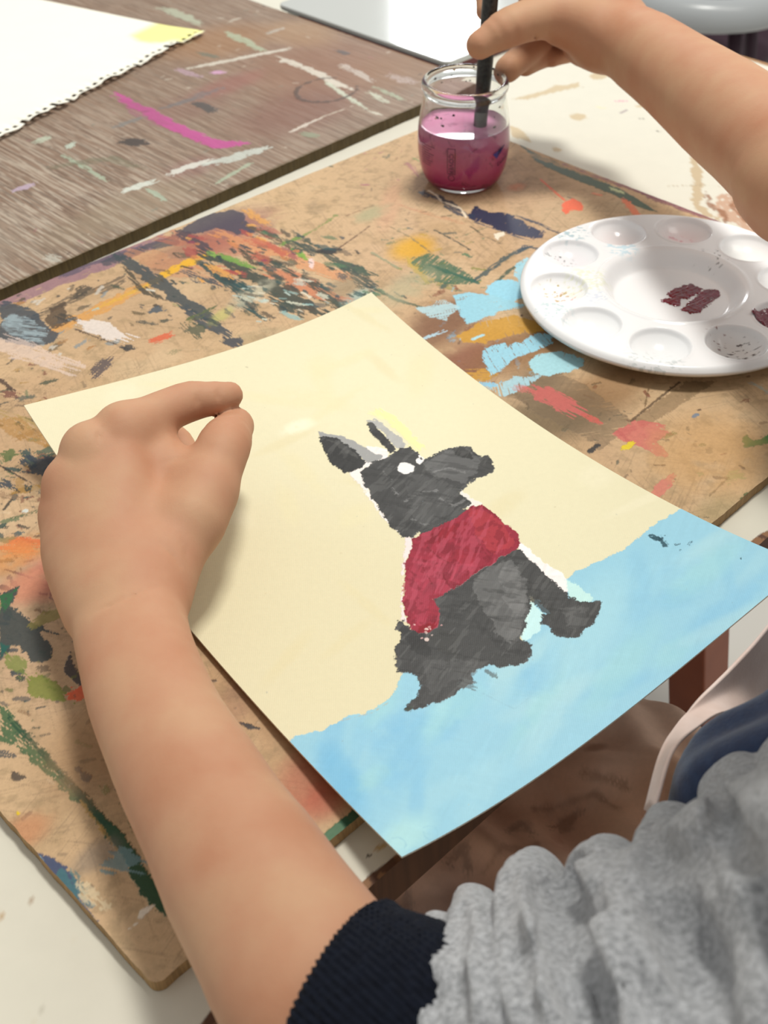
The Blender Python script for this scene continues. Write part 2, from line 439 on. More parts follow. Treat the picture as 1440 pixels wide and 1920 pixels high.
xs = np.r_[np.arange(-420, 0, 2.4), np.arange(0, 100, 1.0), np.arange(100, 330, 2.4), np.arange(330, 420, 1.0), np.arange(420, 955, 1.8)]
T = Canvas(xs, ys, '#d8d5c8')
T.cloud((200, 100), 700, 500, 0, '#cfc8b4', 0.35, 0.6, 90)
T.specks(-200, 950, -20, 500, 60, 0.4, 1.4, ['#b9a68a', '#8f7f6c', '#d6c8a8'], 0.6, 3)
PEEL = '#c8b799'
for p in ([(725.9,455.0),(748.2,448.9),(765.0,445.4),(776.7,447.5),(783.9,439.7),(797.8,436.0),(788.9,428.9),(769.3,435.3),(752.9,440.4),(734.8,443.8)],
          [(815.3,437.9),(824.8,439.1),(831.5,431.9),(828.0,426.1),(816.8,424.9),(811.5,430.6)], [(819.4,411.0),(828.8,408.4),(833.0,396.5),(828.5,390.2),(816.3,405.1)],
          [(732.4,395.0),(740.1,393.5),(744.0,386.0),(738.3,380.4),(730.1,380.9),(728.6,389.1)], [(788.0,366.1),(800.8,361.1),(799.2,355.9),(787.1,362.0)],
          [(680.7,418.8),(682.7,410.3),(678.4,398.9),(667.4,382.5),(667.1,392.2),(665.8,402.9)], [(672.6,364.9),(675.5,358.8),(673.0,353.9),(666.9,357.4)],
          [(857.4,417.6),(864.9,401.8),(859.7,377.2),(851.0,382.8),(849.8,402.8)]):
    T.poly(p, PEEL, 0.95, rough=0.5, soft=0.4)
    T.poly([(x+0.6, y+0.9) for x, y in p], PEEL, 0.4, rough=1.0, soft=1.0)
T.stroke([(762.6,290.9),(733.1,265.3),(698.4,239.0),(667.7,219.0),(659.8,205.9),(660.4,195.4)], 7.5, '#bfab8c', 0.95, rough=2, dry=0.05)
T.stroke([(745.9,278.3),(736.2,267.9)], 3, '#6a5040', 0.8, rough=1, dry=0.4)
T.poly([(673.0,213.4),(689.8,215.0),(700.6,210.2),(701.4,196.4),(693.6,172.9),(644.2,142.0),(654.1,166.1),(664.5,191.2)], '#b98462', 0.7, rough=5, dry=0.42)
T.stroke([(691.7,226.1),(674.9,211.4),(670.3,197.4),(651.7,180.4)], 5, '#8f5f40', 0.8, rough=2, dry=0.35)
T.stroke([(692.0,199.8),(675.4,179.7),(664.8,154.9)], 8, '#93603f', 0.8, rough=3, dry=0.35)
T.stroke([(678.8,254.3),(700.3,234.4),(714.9,212.3)], 1.2, '#a8987e', 0.6, rough=0.5, dry=0.4)
T.stroke([(785.4,384.5),(792.8,378.4)], 2.2, '#d68aa8', 0.7, rough=0.8, dry=0.3)
T.stroke([(767.9,367.2),(775.4,366.0)], 2.5, '#9a8a90', 0.8, rough=0.4, dry=0.1)
T.stroke([(764.7,389.3),(767.7,381.0)], 4, '#ded6b4', 0.7, rough=0.6, dry=0.1)
T.stroke([(769.8,346.9),(772.0,342.9)], 1, '#777064', 0.8); T.stroke([(758.7,320.0),(759.7,317.4)], 1.2, '#4b4540', 0.9)
T.stroke([(-12.0,67.3),(-10.5,65.8)], 1.6, '#a8927a', 0.8); T.stroke([(-24.3,71.0),(-23.4,70.1)], 2.4, '#b89c78', 0.9); T.stroke([(-33.7,26.5),(-33.2,26.0)], 0.8, '#8f8674', 0.8)
T.stroke([(-42.0,33.7),(-40.0,33.3),(-38.8,27.9),(-38.8,23.6)], 0.8, '#cbbfa4', 0.6, dry=0.2); T.stroke([(-12.1,42.2),(-9.7,42.3),(-8.4,41.6)], 0.9, '#d3c6aa', 0.7, dry=0.2)
T.stroke([(101.5,-12.8),(103.5,-13.3),(105.4,-13.8)], 2.6, '#b99a62', 0.8, rough=0.8, dry=0.1); T.stroke([(96.8,-12.7),(98.0,-13.2)], 0.9, '#4a4038', 0.9)
ragged(T)
table = empty('table', W(0.26, 0.54, -0.757), YAW)
tag(table, 'cream laminate table with chipped brown edge and peeled spots, carrying the boards and palette', 'table')
canvas_mesh('tabletop', T, lambda X, Y: np.stack([X, Y, X*0-0.007], -1), m_top, table, BOARD_M, side='#55351f', thick=0.026)
m_leg = mat('reddish_wood', '#a0583a', 0.5, noise=(14, '#84452c', 0.7), bump=(90, 0.15, 0.001))
def table_leg(a0, b0, a1, b1, w=0.036):
    p0 = Vector(W(a0, b0, -0.033)); p1 = Vector(W(a1, b1, -0.757))
    ca, sa = CY*w/2, SY*w/2
    vs = []
    for p in (p0, p1):
        for s, t in ((-1, -1), (1, -1), (1, 1), (-1, 1)):
            vs.append((p.x+s*ca-t*sa, p.y+s*sa+t*ca, p.z))
    o = mesh_obj('leg', vs, [(3,2,1,0),(4,5,6,7),(0,1,5,4),(1,2,6,5),(2,3,7,6),(3,0,4,7)], m_leg, table, False); bevel(o, 0.002); return o
table_leg(0.52, 0.11, 0.60, 0.035)
table_leg(-0.36, 0.06, -0.40, 0.03); table_leg(-0.36, 1.0, -0.40, 1.04); table_leg(0.88, 1.0, 0.92, 1.04)

# ------------------------------------------------------------------ brown hardboard
DG = '#32423c'; DN = '#3c464e'; DB = '#4a3c34'
B = Canvas(np.r_[np.arange(0, 645.5, 0.62)], np.r_[np.arange(0, 180, 0.5), np.arange(180, 470.5, 0.8)], '#cda678')
for i, (x, y, r, c, a) in enumerate(((120,330,160,'#b98c62',.5),(330,150,200,'#b58a60',.45),(90,60,120,'#b58456',.5),(500,300,200,'#cda47c',.6),(560,140,150,'#bd8f62',.6),
        (60,200,120,'#c29a78',.5),(300,400,160,'#b89068',.5),(600,380,140,'#c9a076',.5),(40,420,120,'#a98262',.5),(200,20,100,'#a8764e',.5))):
    B.cloud((x, y), r, r*.7, i, c, a, 0.6, 30)
for i in range(46):
    r = random.Random(i+100)
    B.cloud((r.uniform(0, 640), r.uniform(0, 470)), r.uniform(10, 45), r.uniform(5, 18), r.uniform(0, 3), r.choice(['#8d7a66', '#a5724e', '#b06c50', '#7c6a58', '#9a8a72', '#b8906a', '#8a8a66']), r.uniform(.15, .4), 0.5, r.uniform(3, 12))
B.specks(0, 640, 0, 470, 420, 0.25, 1.1, ['#6e5440', '#54483c', '#8a6a4c', '#3d4a48', '#d9b890'], 0.6, 11, 4)
ALL = (slice(None), slice(None))
B.lay(ALL, (sstep(.50, .72, fbm(B.X/22, B.Y/22, 5, 201))*.35).astype(np.float32), '#b08c5c', 0)
B.lay(ALL, (sstep(.52, .74, fbm(B.X/5, B.Y/5, 5, 205))*.34).astype(np.float32), '#8c744c', 0)
B.lay(ALL, (sstep(.54, .70, fbm(B.X/60, B.Y/60, 5, 211))*.35).astype(np.float32), '#d9b98e', 0)
for an, sd_ in ((1.2, 221), (0.35, 225), (-0.5, 229), (2.2, 233)):
    B.lay(ALL, (sstep(.66, .74, B.streak(B.X, B.Y, an, .8, 26, sd_))*sstep(.45, .6, fbm(B.X/30, B.Y/30, 3, sd_+2))*.26).astype(np.float32), '#7a6248', 0)
lum_ = B.rgb@np.array([.3, .6, .1], np.float32); B.rgb[:] = B.rgb*0.80+lum_[..., None]*np.array([1.02, 1.02, 0.88], np.float32)*0.20
# far edge: mauve band, navy blots
B.stroke([(213.2,466.1),(254.7,465.4),(293.2,463.6),(343.6,462.6)], 17, '#8a6478', 0.75, rough=2.5, dry=0.25)
B.stroke([(265.9,469.4),(292.3,468.9),(326.2,464.7)], 9, '#564e60', 0.8, rough=3, dry=0.3)
B.cloud([(388.0,437.3)][0], 60, 34, 0.2, '#8a4a50', 0.75, 0.6, 9)
B.cloud([(345.2,435.9)][0], 62, 26, 0.2, '#8f5a4c', 0.6, 0.6, 8)
B.poly([(359.7,464.6),(386.7,472.6),(410.5,465.2),(410.9,449.7),(398.4,424.0),(385.6,428.1),(382.4,449.1),(362.6,455.6)], '#3a3c4e', 0.88, rough=3.5, dry=0.12)
B.poly([(291.4,467.6),(317.1,465.2),(345.1,464.6),(359.0,460.5),(348.4,449.6),(320.2,456.4),(293.2,457.1)], '#44464f', 0.8, rough=3, dry=0.3)
# rust and orange smears
B.stroke([(348.9,466.4),(361.8,435.5),(375.9,398.1)], 24, '#b06852', 0.6, rough=5, dry=0.4, w=1.5)
B.stroke([(377.3,442.6),(386.0,410.2),(394.7,367.5),(397.9,326.7)], 15, '#cf8d5e', 0.75, rough=4, dry=0.35, w=1.5)
B.stroke([(372.9,374.0),(372.7,342.6),(374.9,317.9),(379.6,299.1)], 17, '#c4714c', 0.75, rough=4, dry=0.3, w=1.5)
B.stroke([(321.2,461.0),(327.3,421.6),(338.9,388.2)], 20, '#c08660', 0.5, rough=5, dry=0.4)
B.stroke([(218.8,412.6),(241.4,412.6),(276.6,414.1),(304.5,415.7)], 12, '#cf9650', 0.85, rough=3, dry=0.3)
B.stroke([(300.2,416.0),(327.3,421.6),(352.9,421.0)], 9, '#dea928', 0.95, rough=1.8, dry=0.22)
B.stroke([(255.3,414.5),(277.4,415.2),(302.3,415.8)], 5, '#d4a63c', 0.7, rough=1.5, dry=0.4)
B.stroke([(218.1,434.0),(250.5,439.2),(276.3,432.6),(292.4,436.6)], 9, '#4b443a', 0.7, rough=3.5, dry=0.45)
# long dark strokes running towards the near edge
for p, w_, c, dr in (([(306.8,466.9),(306.7,437.6),(307.0,413.0),(301.4,378.4),(302.6,348.2)], 11, '#3c464a', .2), ([(353.3,429.6),(355.7,397.3),(356.9,369.4),(354.1,329.6),(357.9,296.6)], 12, '#2f3c36', .18),
        ([(360.7,465.9),(359.4,443.8),(357.7,422.8)], 8, '#4a3f48', .25), ([(375.4,406.5),(377.8,388.5),(381.8,370.0)], 5, '#43402f', .3), ([(344.0,412.7),(342.5,389.7),(335.2,363.2)], 10, '#23454a', .42),
        ([(327.6,415.8),(328.6,398.9),(333.1,383.8)], 9, DN, .45), ([(409.9,350.6),(411.8,333.4),(413.5,318.9)], 10, '#2b4a3c', .35), ([(407.9,337.4),(403.1,316.1),(403.3,300.5)], 10, DG, .45),
        ([(404.3,426.2),(404.5,414.2),(403.5,402.3)], 5, '#3a4a40', .5), ([(408.4,390.2),(409.1,378.1),(407.9,368.1)], 7, DG, .4), ([(297.3,372.9),(296.1,351.2),(296.6,326.7)], 9, DN, .3),
        ([(293.8,323.2),(295.4,317.0),(295.1,310.2)], 9, '#3c424c', .2), ([(343.7,342.4),(346.7,329.4),(345.3,311.5)], 8, DG, .45), ([(337.3,395.1),(342.0,374.5),(336.2,350.2)], 9, '#2f4644', .5),
        ([(377.4,348.0),(378.1,326.7),(371.7,298.5)], 9, '#3a4238', .5), ([(301.1,448.9),(292.2,416.1),(293.5,394.6)], 6, '#4a4438', .5), ([(375.1,427.4),(375.9,398.1),(377.8,371.0),(377.4,348.0)], 5, DG, .45),
        ([(418.0,405.9),(412.9,365.2),(410.5,334.7)], 5, '#4f5144', .55), ([(368.7,316.4),(371.7,298.5),(377.2,278.5)], 8, '#3d4438', .4), ([(328.7,358.0),(325.6,331.9),(326.3,321.8)], 6, '#2f4a48', .5),
        ([(401.4,441.3),(402.0,399.3),(398.2,371.6)], 4, '#5d4c3c', .55), ([(290.8,358.6),(301.0,357.5),(312.2,360.3)], 7, '#58623c', .5)):
    B.stroke(p, w_, c, 0.92, rough=2.6, dry=dr, w=0.8)
for p, w_, c in (([(398.3,396.2),(408.4,394.9),(419.7,394.7)], 5, '#6c8a40'), ([(400.1,385.3),(399.2,375.0),(398.3,367.1)], 5, '#78a23c'), ([(358.2,415.5),(361.7,398.7),(363.8,383.5)], 6, '#6c9440'),
        ([(418.0,394.1),(442.7,398.0),(456.7,401.6)], 2.5, '#7f8a4c'), ([(355.8,424.7),(356.0,415.7)], 4, '#7fa04a')):
    B.stroke(p, w_, c, 0.9, rough=1.5, dry=0.3)
B.cloud([(340.6,355.5)][0], 34, 12, 0.2, '#b7b29b', 0.8, 0.6, 6); B.cloud([(309.6,348.5)][0], 18, 8, 0.3, '#b9b46a', 0.7, 0.6, 4)
B.cloud([(385.9,300.5)][0], 26, 12, 0.3, '#93b3ab', 0.8, 0.5, 3); B.cloud([(390.6,318.8)][0], 26, 16, 0.3, '#8a7a60', 0.6, 0.6, 5)
B.stroke([(412.9,367.4),(421.6,360.5)], 8.5, '#2c2a29', 1, rough=0.8, dry=0, thick=1); B.stroke([(422.7,361.7),(439.0,365.1),(462.8,370.9)], 1.1, '#5a3b26', 0.9, rough=0.5, dry=0.1)
B.stroke([(400.1,364.0),(392.1,353.9)], 4, '#e6c8c2', 0.95, rough=0.8, dry=0.05)
B.stroke([(253.7,415.2),(256.6,415.1)], 3, '#8cc4c8', 0.9); B.stroke([(294.2,410.9),(296.7,406.3)], 2, '#d8d2c4', 0.8)
def flecks(q, n, colors, r0, r1, ang, seed, spread=0.4, el=4):
    r = random.Random(seed)
    for i in range(n):
        u, v = r.random(), r.random(); x = (q[0][0]*(1-u)+q[1][0]*u)*(1-v)+(q[3][0]*(1-u)+q[2][0]*u)*v; y = (q[0][1]*(1-u)+q[1][1]*u)*(1-v)+(q[3][1]*(1-u)+q[2][1]*u)*v
        s_ = r0*(r1/r0)**(r.random()**1.6); l = s_*r.uniform(.5, el); a = ang+r.uniform(-spread, spread)
        B.stroke([(x-math.cos(a)*l, y-math.sin(a)*l), (x+math.cos(a)*l, y+math.sin(a)*l)], s_*2, r.choice(colors), r.uniform(.55, .95), rough=min(1.6, s_*.9), dry=r.uniform(.05, .4), w=.5)
darks = ['#2c3c3c', '#34424a', '#3c4a3c', '#20484a', '#4a4034']
flecks([(341.2,440.0),(398.9,425.9),(378.7,306.0),(314.8,324.4)], 95, darks, .5, 3.2, -1.55, 1)
flecks([(398.9,425.9),(439.6,371.5),(408.6,275.0),(374.1,301.0)], 55, darks+['#3f6a4a'], .5, 2.8, -1.5, 2)
flecks([(279.5,450.1),(341.2,440.0),(319.0,329.4),(252.3,361.7)], 45, darks+['#6a5a40', '#8a8a5a'], .4, 2.4, -1.4, 3)
flecks([(342.7,461.3),(415.1,445.3),(402.3,376.2),(326.7,390.5)], 40, ['#a04a44', '#c8804c', '#8a3c50', '#d49a50', '#b8604a'], 1.0, 4.5, -1.4, 4)
flecks([(335.0,371.6),(382.3,353.5),(369.1,306.2),(317.2,321.8)], 26, ['#c8c8b4', '#b0c0b8', '#d8d0bc', '#8fb0ac'], .6, 3.0, -1.3, 5)
flecks([(170.3,394.3),(203.5,385.6),(113.5,240.0),(82.9,247.7)], 90, darks+['#a07a3c', '#7a4a3a', '#5c7050'], .4, 2.6, -1.2, 6, 1.0)
flecks([(217.5,473.5),(284.6,444.7),(245.0,369.1),(173.4,399.5)], 46, ['#4a4640', '#7c8a90', '#c8c0b4', '#5a5040', '#a87a4a'], .5, 2.6, .2, 7, .5)
flecks([(467.1,366.3),(515.4,303.9),(443.3,238.9),(423.5,300.1)], 60, ['#3f6a54', '#4a7a5c', '#8f8a50', '#54605a', '#b89840'], .4, 2.2, -.7, 8, .9)
flecks([(423.5,279.5),(484.5,236.6),(400.8,156.5),(361.0,173.2)], 60, ['#6a4a38', '#b0d8e4', '#8a5a44', '#c89a44', '#5a5448', '#8fc4dc'], .5, 3.0, .5, 9, .7)
flecks([(374.4,159.4),(446.2,109.7),(407.4,2.6),(352.6,58.7)], 50, ['#5a4a38', '#8a6a4a', '#7a4438', '#4c5448'], .3, 1.3, .4, 10, 1.4)
flecks([(82.9,247.7),(106.3,223.9),(41.1,75.0),(14.6,133.1)], 60, darks+['#6c7a44', '#8a6a4c'], .4, 1.8, -1.2, 11, 1.0)
flecks([(513.1,475.8),(610.9,462.8),(533.9,320.6),(450.8,383.5)], 30, ['#8a6a4c', '#6c6a54', '#a05070'], .3, 1.2, 0, 12, 1.5)
# left: big dry slate brush mark
B.poly([(217.5,473.5),(221.5,459.5),(225.3,445.7),(223.5,426.4),(220.2,408.5),(214.7,400.5),(200.0,405.0),(193.7,420.4),(190.9,428.8)], '#3b4650', 0.9, rough=3, dry=0.22, ang=2.2, w=0.8)
B.poly([(211.7,450.1),(218.8,435.1),(218.3,415.0),(207.2,403.8),(198.5,421.8),(199.0,442.4)], '#9aaab0', 0.8, rough=3, dry=0.62, ang=2.2, w=0.5)
B.poly([(222.5,429.4),(234.8,437.7),(244.9,437.1),(236.1,424.8),(232.3,414.5),(222.5,415.3)], '#4a3c30', 0.85, rough=4, dry=0.25)
B.stroke([(252.6,437.1),(262.8,441.5),(269.2,440.0)], 10, '#453e36', 0.85, rough=4, dry=0.35); B.stroke([(234.1,426.9),(237.8,413.5)], 9, '#3e3a34', 0.8, rough=3, dry=0.4)
B.stroke([(238.6,405.2),(244.2,391.9),(247.7,370.0)], 16, '#ddd2cb', 0.85, rough=3, dry=0.3, w=1.2)
B.stroke([(231.5,405.1),(236.9,381.2),(242.6,357.4)], 1.4, '#4a3c34', 0.9, rough=1, dry=0.3); B.stroke([(241.2,362.4),(244.3,357.5)], 6, '#3a393a', 0.9, rough=2, dry=0.3)
B.stroke([(187.9,423.7),(197.3,400.7),(202.8,369.2)], 20, '#dcc6bb', 0.55, rough=4, dry=0.4)
B.stroke([(281.5,385.4),(286.5,385.1)], 8, '#45535e', 0.9, rough=2, dry=0.15); B.stroke([(211.1,350.5),(220.5,356.0),(225.9,356.4)], 11, '#4b444b', 0.85, rough=2.5, dry=0.3)
B.stroke([(286.7,351.6),(284.6,340.9)], 13, '#3c4c3c', 0.8, rough=4, dry=0.4); B.stroke([(260.7,354.7),(265.4,355.3),(272.0,353.9)], 7, '#d05c3a', 0.85, rough=2.5, dry=0.35)
B.stroke([(275.7,370.5),(281.7,368.0)], 4, DG, 0.8, dry=0.3); B.stroke([(258.0,336.3),(263.9,334.6)], 5, '#8c8460', 0.6, dry=0.4)
# left margin bits
for p, w_, c, a, dr in (([(166.6,388.1),(166.4,372.1)], 3, '#4a3832', .9, .3), ([(161.1,372.7),(164.0,366.5)], 8, '#6a3a36', .8, .35), ([(145.3,352.3),(152.6,311.7)], 13, '#a8782f', .55, .45), ([(149.6,359.4),(161.1,313.8)], 8, '#9c8440', .5, .55),
        ([(137.0,305.0),(141.2,288.4),(139.5,279.3)], 15, '#38424e', .9, .2), ([(144.9,305.3),(155.2,301.8)], 9, '#3e5e50', .8, .35), ([(129.0,320.3),(133.0,315.4)], 9, '#5c6b3e', .9, .2), ([(121.9,313.0),(123.9,299.3),(125.8,284.7)], 1.3, '#3c3430', .9, .2),
        ([(113.9,299.6),(115.6,291.2)], 6, '#33424e', .9, .3), ([(103.5,277.9),(110.0,282.0)], 2, '#3c3a34', .9, .2), ([(102.0,268.8),(109.7,265.3),(121.4,262.7)], 2, '#5a6646', .8, .4), ([(110.6,268.8),(111.2,268.2)], 2.5, '#ced4ce', .9, 0),
        ([(95.9,267.7),(95.9,265.2)], 6, '#2f4c46', .9, .1), ([(97.0,256.9),(99.2,254.6)], 4, '#365a60', .9, .1), ([(102.2,260.6),(104.3,255.5)], 2, '#3c3c38', .8, .3), ([(97.8,250.2),(99.9,243.2)], 2, '#3a3c3a', .8, .3),
        ([(88.8,252.2),(102.0,239.9)], 12, '#dc6440', .85, .42), ([(86.8,243.7),(97.5,235.2)], 8, '#e08a5a', .6, .5), ([(79.0,235.9),(85.4,221.0)], 1.4, '#35424c', .9, .2),
        ([(144.4,327.3),(163.2,322.7)], 10, '#9a7038', .5, .5), ([(126.4,286.8),(128.4,268.4)], 8, '#a89070', .6, .5), ([(109.0,291.4),(114.8,279.0)], 5, '#8a6a50', .6, .5)):
    B.stroke(p, w_, c, a, rough=min(2, w_*.3), dry=dr)
B.cloud([(88.8,241.8)][0], 26, 22, 0, '#dc9048', 0.6, 0.6, 8); B.cloud([(92.7,215.2)][0], 34, 24, 0, '#cc7462', 0.7, 0.6, 9); B.cloud([(78.1,219.1)][0], 24, 16, 0, '#d49070', 0.6, 0.5, 9)
B.poly([(67.5,221.8),(71.5,221.4),(76.9,220.3),(74.7,216.1),(67.3,211.4),(68.8,194.3),(74.7,174.3),(67.7,184.9),(66.5,172.7),(62.6,167.5),(57.7,167.2),(54.7,171.7),(55.1,178.0),(55.6,184.3),(52.5,187.0),(44.4,183.1)], '#3d4545', 0.95, rough=1.4, dry=0.06)
B.poly([(66.9,220.8),(76.5,219.6),(68.6,212.7),(62.1,208.8),(60.6,210.3)], '#2f6a40', 0.85, rough=1.5, dry=0.3); B.poly([(50.3,193.0),(53.0,187.9),(46.7,184.6),(45.5,184.9)], '#1f5c52', 0.9, rough=1, dry=0.2)
B.stroke([(69.0,191.7),(85.3,190.5)], 8, '#8a8040', 0.75, rough=1.5, dry=0.3); B.stroke([(48.5,182.8),(48.8,175.3),(48.8,169.2)], 7, '#76853a', 0.8, rough=1.5, dry=0.3)
B.stroke([(49.9,166.2),(49.8,152.5),(52.7,137.0)], 13, '#77822f', 0.85, rough=1.2, dry=0.15, taper=0.5)
B.poly([(65.7,160.5),(70.9,163.9),(67.1,154.5),(63.2,139.9),(61.6,146.1),(61.0,155.0)], '#3c3a3e', 0.9, rough=1.6, dry=0.12); B.stroke([(58.0,140.7),(61.4,138.1)], 10, '#de6340', 0.95, rough=1.5, dry=0.1)
B.specks(*[float(v) for v in (20, 110, 110, 190)], 50, 0.4, 1.6, ['#4c5a3a', '#5a5244', '#6e7040'], 0.8, 21)
# green broad stroke sweeping to the near corner
B.poly([(29.6,158.2),(31.3,156.5),(29.9,138.4),(29.6,110.0),(29.2,85.1),(25.2,91.0),(24.0,109.6),(22.6,133.2),(19.2,140.8)], '#35603c', 0.9, rough=1.5, dry=0.42, ang=-1.35, w=0.6)
B.poly([(29.2,113.6),(29.5,85.5),(30.1,63.1),(26.7,39.3),(22.8,10.5),(21.0,14.8),(19.2,26.2),(19.1,39.5),(23.1,51.4),(24.2,69.1),(26.8,89.4)], '#1f4a30', 0.97, rough=1.2, dry=0.05, ang=-1.35, thick=0.9)
B.stroke([(29.7,149.3),(28.6,116.9),(28.4,87.8),(27.9,71.5)], 4, '#1e4630', 0.8, rough=1.5, dry=0.35)
B.stroke([(26.8,89.4),(24.9,69.0),(23.1,52.4)], 1.2, '#b08a4a', 0.8, rough=0.8, dry=0.4)
B.stroke([(19.9,55.3),(24.6,51.6),(25.2,46.9)], 12, '#6f8d90', 0.8, rough=2, dry=0.18); B.cloud([(16.2,61.8)][0], 18, 9, 0, '#80766c', 0.55, 0.6, 6)
B.stroke([(39.9,73.2),(38.1,65.0),(35.9,54.5)], 7, '#5a5f34', 0.75, rough=1.5, dry=0.35)
B.poly([(-1.0,81.5),(2.2,76.2),(5.0,66.1),(4.0,56.9),(0.6,50.3),(0.5,41.7),(-0.6,34.6),(-2.0,36.9),(-2.7,48.7),(-2.3,59.9),(-1.9,72.0)], '#3a4a6c', 0.95, rough=0.8, dry=0.06, thick=0.8)
B.stroke([(2.2,63.8),(2.2,55.4),(-0.6,49.9)], 8, '#3f7478', 0.7, rough=2, dry=0.4); B.stroke([(-1.2,79.6),(-0.8,75.4)], 1.6, '#9ab8c0', 0.8, dry=0.4)
B.stroke([(1.4,48.6),(2.3,44.4)], 2, '#3c6a78', 0.85, dry=0.3)
B.stroke([(4.7,56.2),(4.7,47.9),(6.5,40.2)], 6, '#dccaa6', 0.6, rough=2, dry=0.4)
B.poly([(11.8,27.2),(14.3,29.2),(17.5,28.8),(19.9,27.1),(16.6,26.2),(13.0,26.0)], '#e6dac8', 1, rough=0.3, thick=1); B.stroke([(9.1,25.8),(10.5,25.7)], 1, '#e6dac8', 1, dry=0); B.stroke([(6.7,26.0),(7.5,25.7)], 1, '#e6dac8', 1, dry=0)
B.stroke([(14.3,122.1),(14.3,118.6),(16.0,115.4)], 3.4, '#473f38', 0.9, rough=0.6, dry=0.1); B.stroke([(4.9,102.8),(4.9,102.0)], 1.6, '#e0c020', 1, dry=0)
B.cloud([(1.6,92.5)][0], 18, 12, 0, '#c87c50', 0.5, 0.6, 6)
B.stroke([(100.6,73.5),(102.0,69.1),(104.4,65.0)], 3, '#3a3638', 0.95, rough=0.6, dry=0, taper=0.7); B.stroke([(107.1,101.9),(108.1,100.9)], 2, '#3c3432', 0.9)
B.cloud([(99.6,27.6)][0], 30, 20, 0.6, '#b0634c', 0.7, 0.7, 9); B.cloud([(102.1,82.8)][0], 26, 14, 0.6, '#a07860', 0.5, 0.6, 6); B.cloud([(99.8,16.0)][0], 16, 14, 0, '#b4503c', 0.5, 0.6, 8)
B.cloud([(67.9,108.7)][0], 60, 40, 0, '#a27a50', 0.5, 0.6, 10); B.cloud([(44.2,99.2)][0], 40, 30, 0, '#9c7a58', 0.5, 0.6, 8)
# green edge paint on the near edge
B.poly([(66,-1),(88,-1),(100,-1),(100,4.2),(84,4.4),(66,4.0)], '#3f6f50', 0.95, rough=0.4, dry=0.12)
B.poly([(96,-1),(120,-1),(120,4.2),(96,4.2)], '#2a5a40', 0.95, rough=0.6, dry=0.05)
B.poly([(357.2,-3.6),(373.0,-0.4),(380.3,-1.6),(391.9,1.0),(401.9,-0.9),(415.7,-0.6),(417.5,-4.5),(406.7,-4.5),(383.2,-4.6)], '#1c5636', 0.97, rough=0.7, dry=0.04, thick=0.9)
# around the jar and palette
B.poly([(646.4,389.5),(640.4,358.6),(639.1,329.8),(639.2,297.8),(636.5,269.9),(626.7,231.9),(622.8,242.2),(626.7,277.7),(626.4,314.1),(629.8,355.3)], '#415a4a', 0.92, rough=1.4, dry=0.08)
B.stroke([(641.5,337.2),(641.6,304.9),(644.4,265.7),(646.3,227.5),(643.9,185.9)], 5, '#8e5c66', 0.8, rough=1.5, dry=0.2); B.stroke([(644.4,265.7),(644.9,226.5),(646.7,187.7)], 9, '#7f4a58', 0.75, rough=2, dry=0.25)
B.stroke([(638.5,379.7),(637.3,356.0),(639.8,324.9),(640.5,288.4)], 5, '#c79b66', 0.6, rough=2, dry=0.4)
B.stroke([(633.9,283.3),(633.6,271.8)], 5, '#c9cf9c', 0.85, rough=1.5, dry=0.4); B.stroke([(646.4,293.0),(646.9,287.1)], 3, '#d4d8b4', 0.8, dry=0.4)
B.poly([(524.6,330.4),(539.2,336.3),(540.4,323.8),(547.4,313.9),(545.5,291.4),(544.3,272.4),(537.0,268.4),(529.6,272.7),(525.3,297.1),(522.8,321.3)], '#28314e', 0.97, rough=2.5, dry=0.24, ang=0.4, thick=0.9)
B.stroke([(549.6,305.4),(551.7,283.7),(550.3,263.8)], 3.2, '#2f3e52', 0.9, rough=1, dry=0.35); B.stroke([(521.0,319.6),(524.3,291.0),(527.2,270.6)], 1.5, '#33405a', 0.8, dry=0.4)
B.stroke([(529.2,382.9),(530.7,364.4),(525.2,339.7),(525.1,329.8)], 9, '#2f4054', 0.85, rough=3, dry=0.35)
B.stroke([(534.6,381.2),(533.3,372.0),(528.1,361.9),(529.1,353.3),(529.5,342.7),(522.5,330.1)], 2, '#e9d8bf', 1, rough=0.9, dry=0.05, thick=1)
B.poly([(517.3,297.2),(520.9,295.8),(524.5,294.3),(521.4,290.5),(516.9,290.7),(512.2,288.6),(512.7,292.7)], '#efe2cc', 1, rough=0.6, thick=1)
B.stroke([(608.6,332.9),(602.8,318.7),(593.8,295.5)], 2, '#ea6a46', 0.95, rough=0.5, dry=0.15, taper=0.3); B.poly([(585.6,291.3),(592.7,294.0),(600.7,293.3),(598.8,282.5),(589.6,274.6),(585.7,281.1),(576.4,279.7),(579.4,285.2)], '#ee6a46', 0.95, rough=1.2, dry=0.1)
B.stroke([(625.8,264.3),(619.6,253.1),(612.1,238.6)], 6, '#e97a50', 0.85, rough=1.5, dry=0.25); B.stroke([(617.7,287.2),(619.5,281.4)], 3, '#e88a66', 0.8, dry=0.3)
B.cloud([(585.7,336.7)][0], 12, 9, 0, '#d9865c', 0.6, 0.6, 5)
B.cloud([(460.8,324.1)][0], 30, 22, 0.3, '#d6a232', 0.95, 0.72, 9); B.stroke([(448.3,317.0),(442.8,301.0),(434.9,283.0)], 8, '#bda040', 0.8, rough=3, dry=0.35)
B.poly([(451.0,314.3),(465.6,310.1),(465.0,288.7),(460.6,259.4),(447.7,262.4),(438.7,279.0),(441.5,297.1)], '#3d6a54', 0.85, rough=3, dry=0.5, ang=0.3, w=0.8); B.stroke([(452.5,297.4),(455.7,274.9),(457.4,256.5)], 4, '#2f6050', 0.85, rough=1.5, dry=0.3)
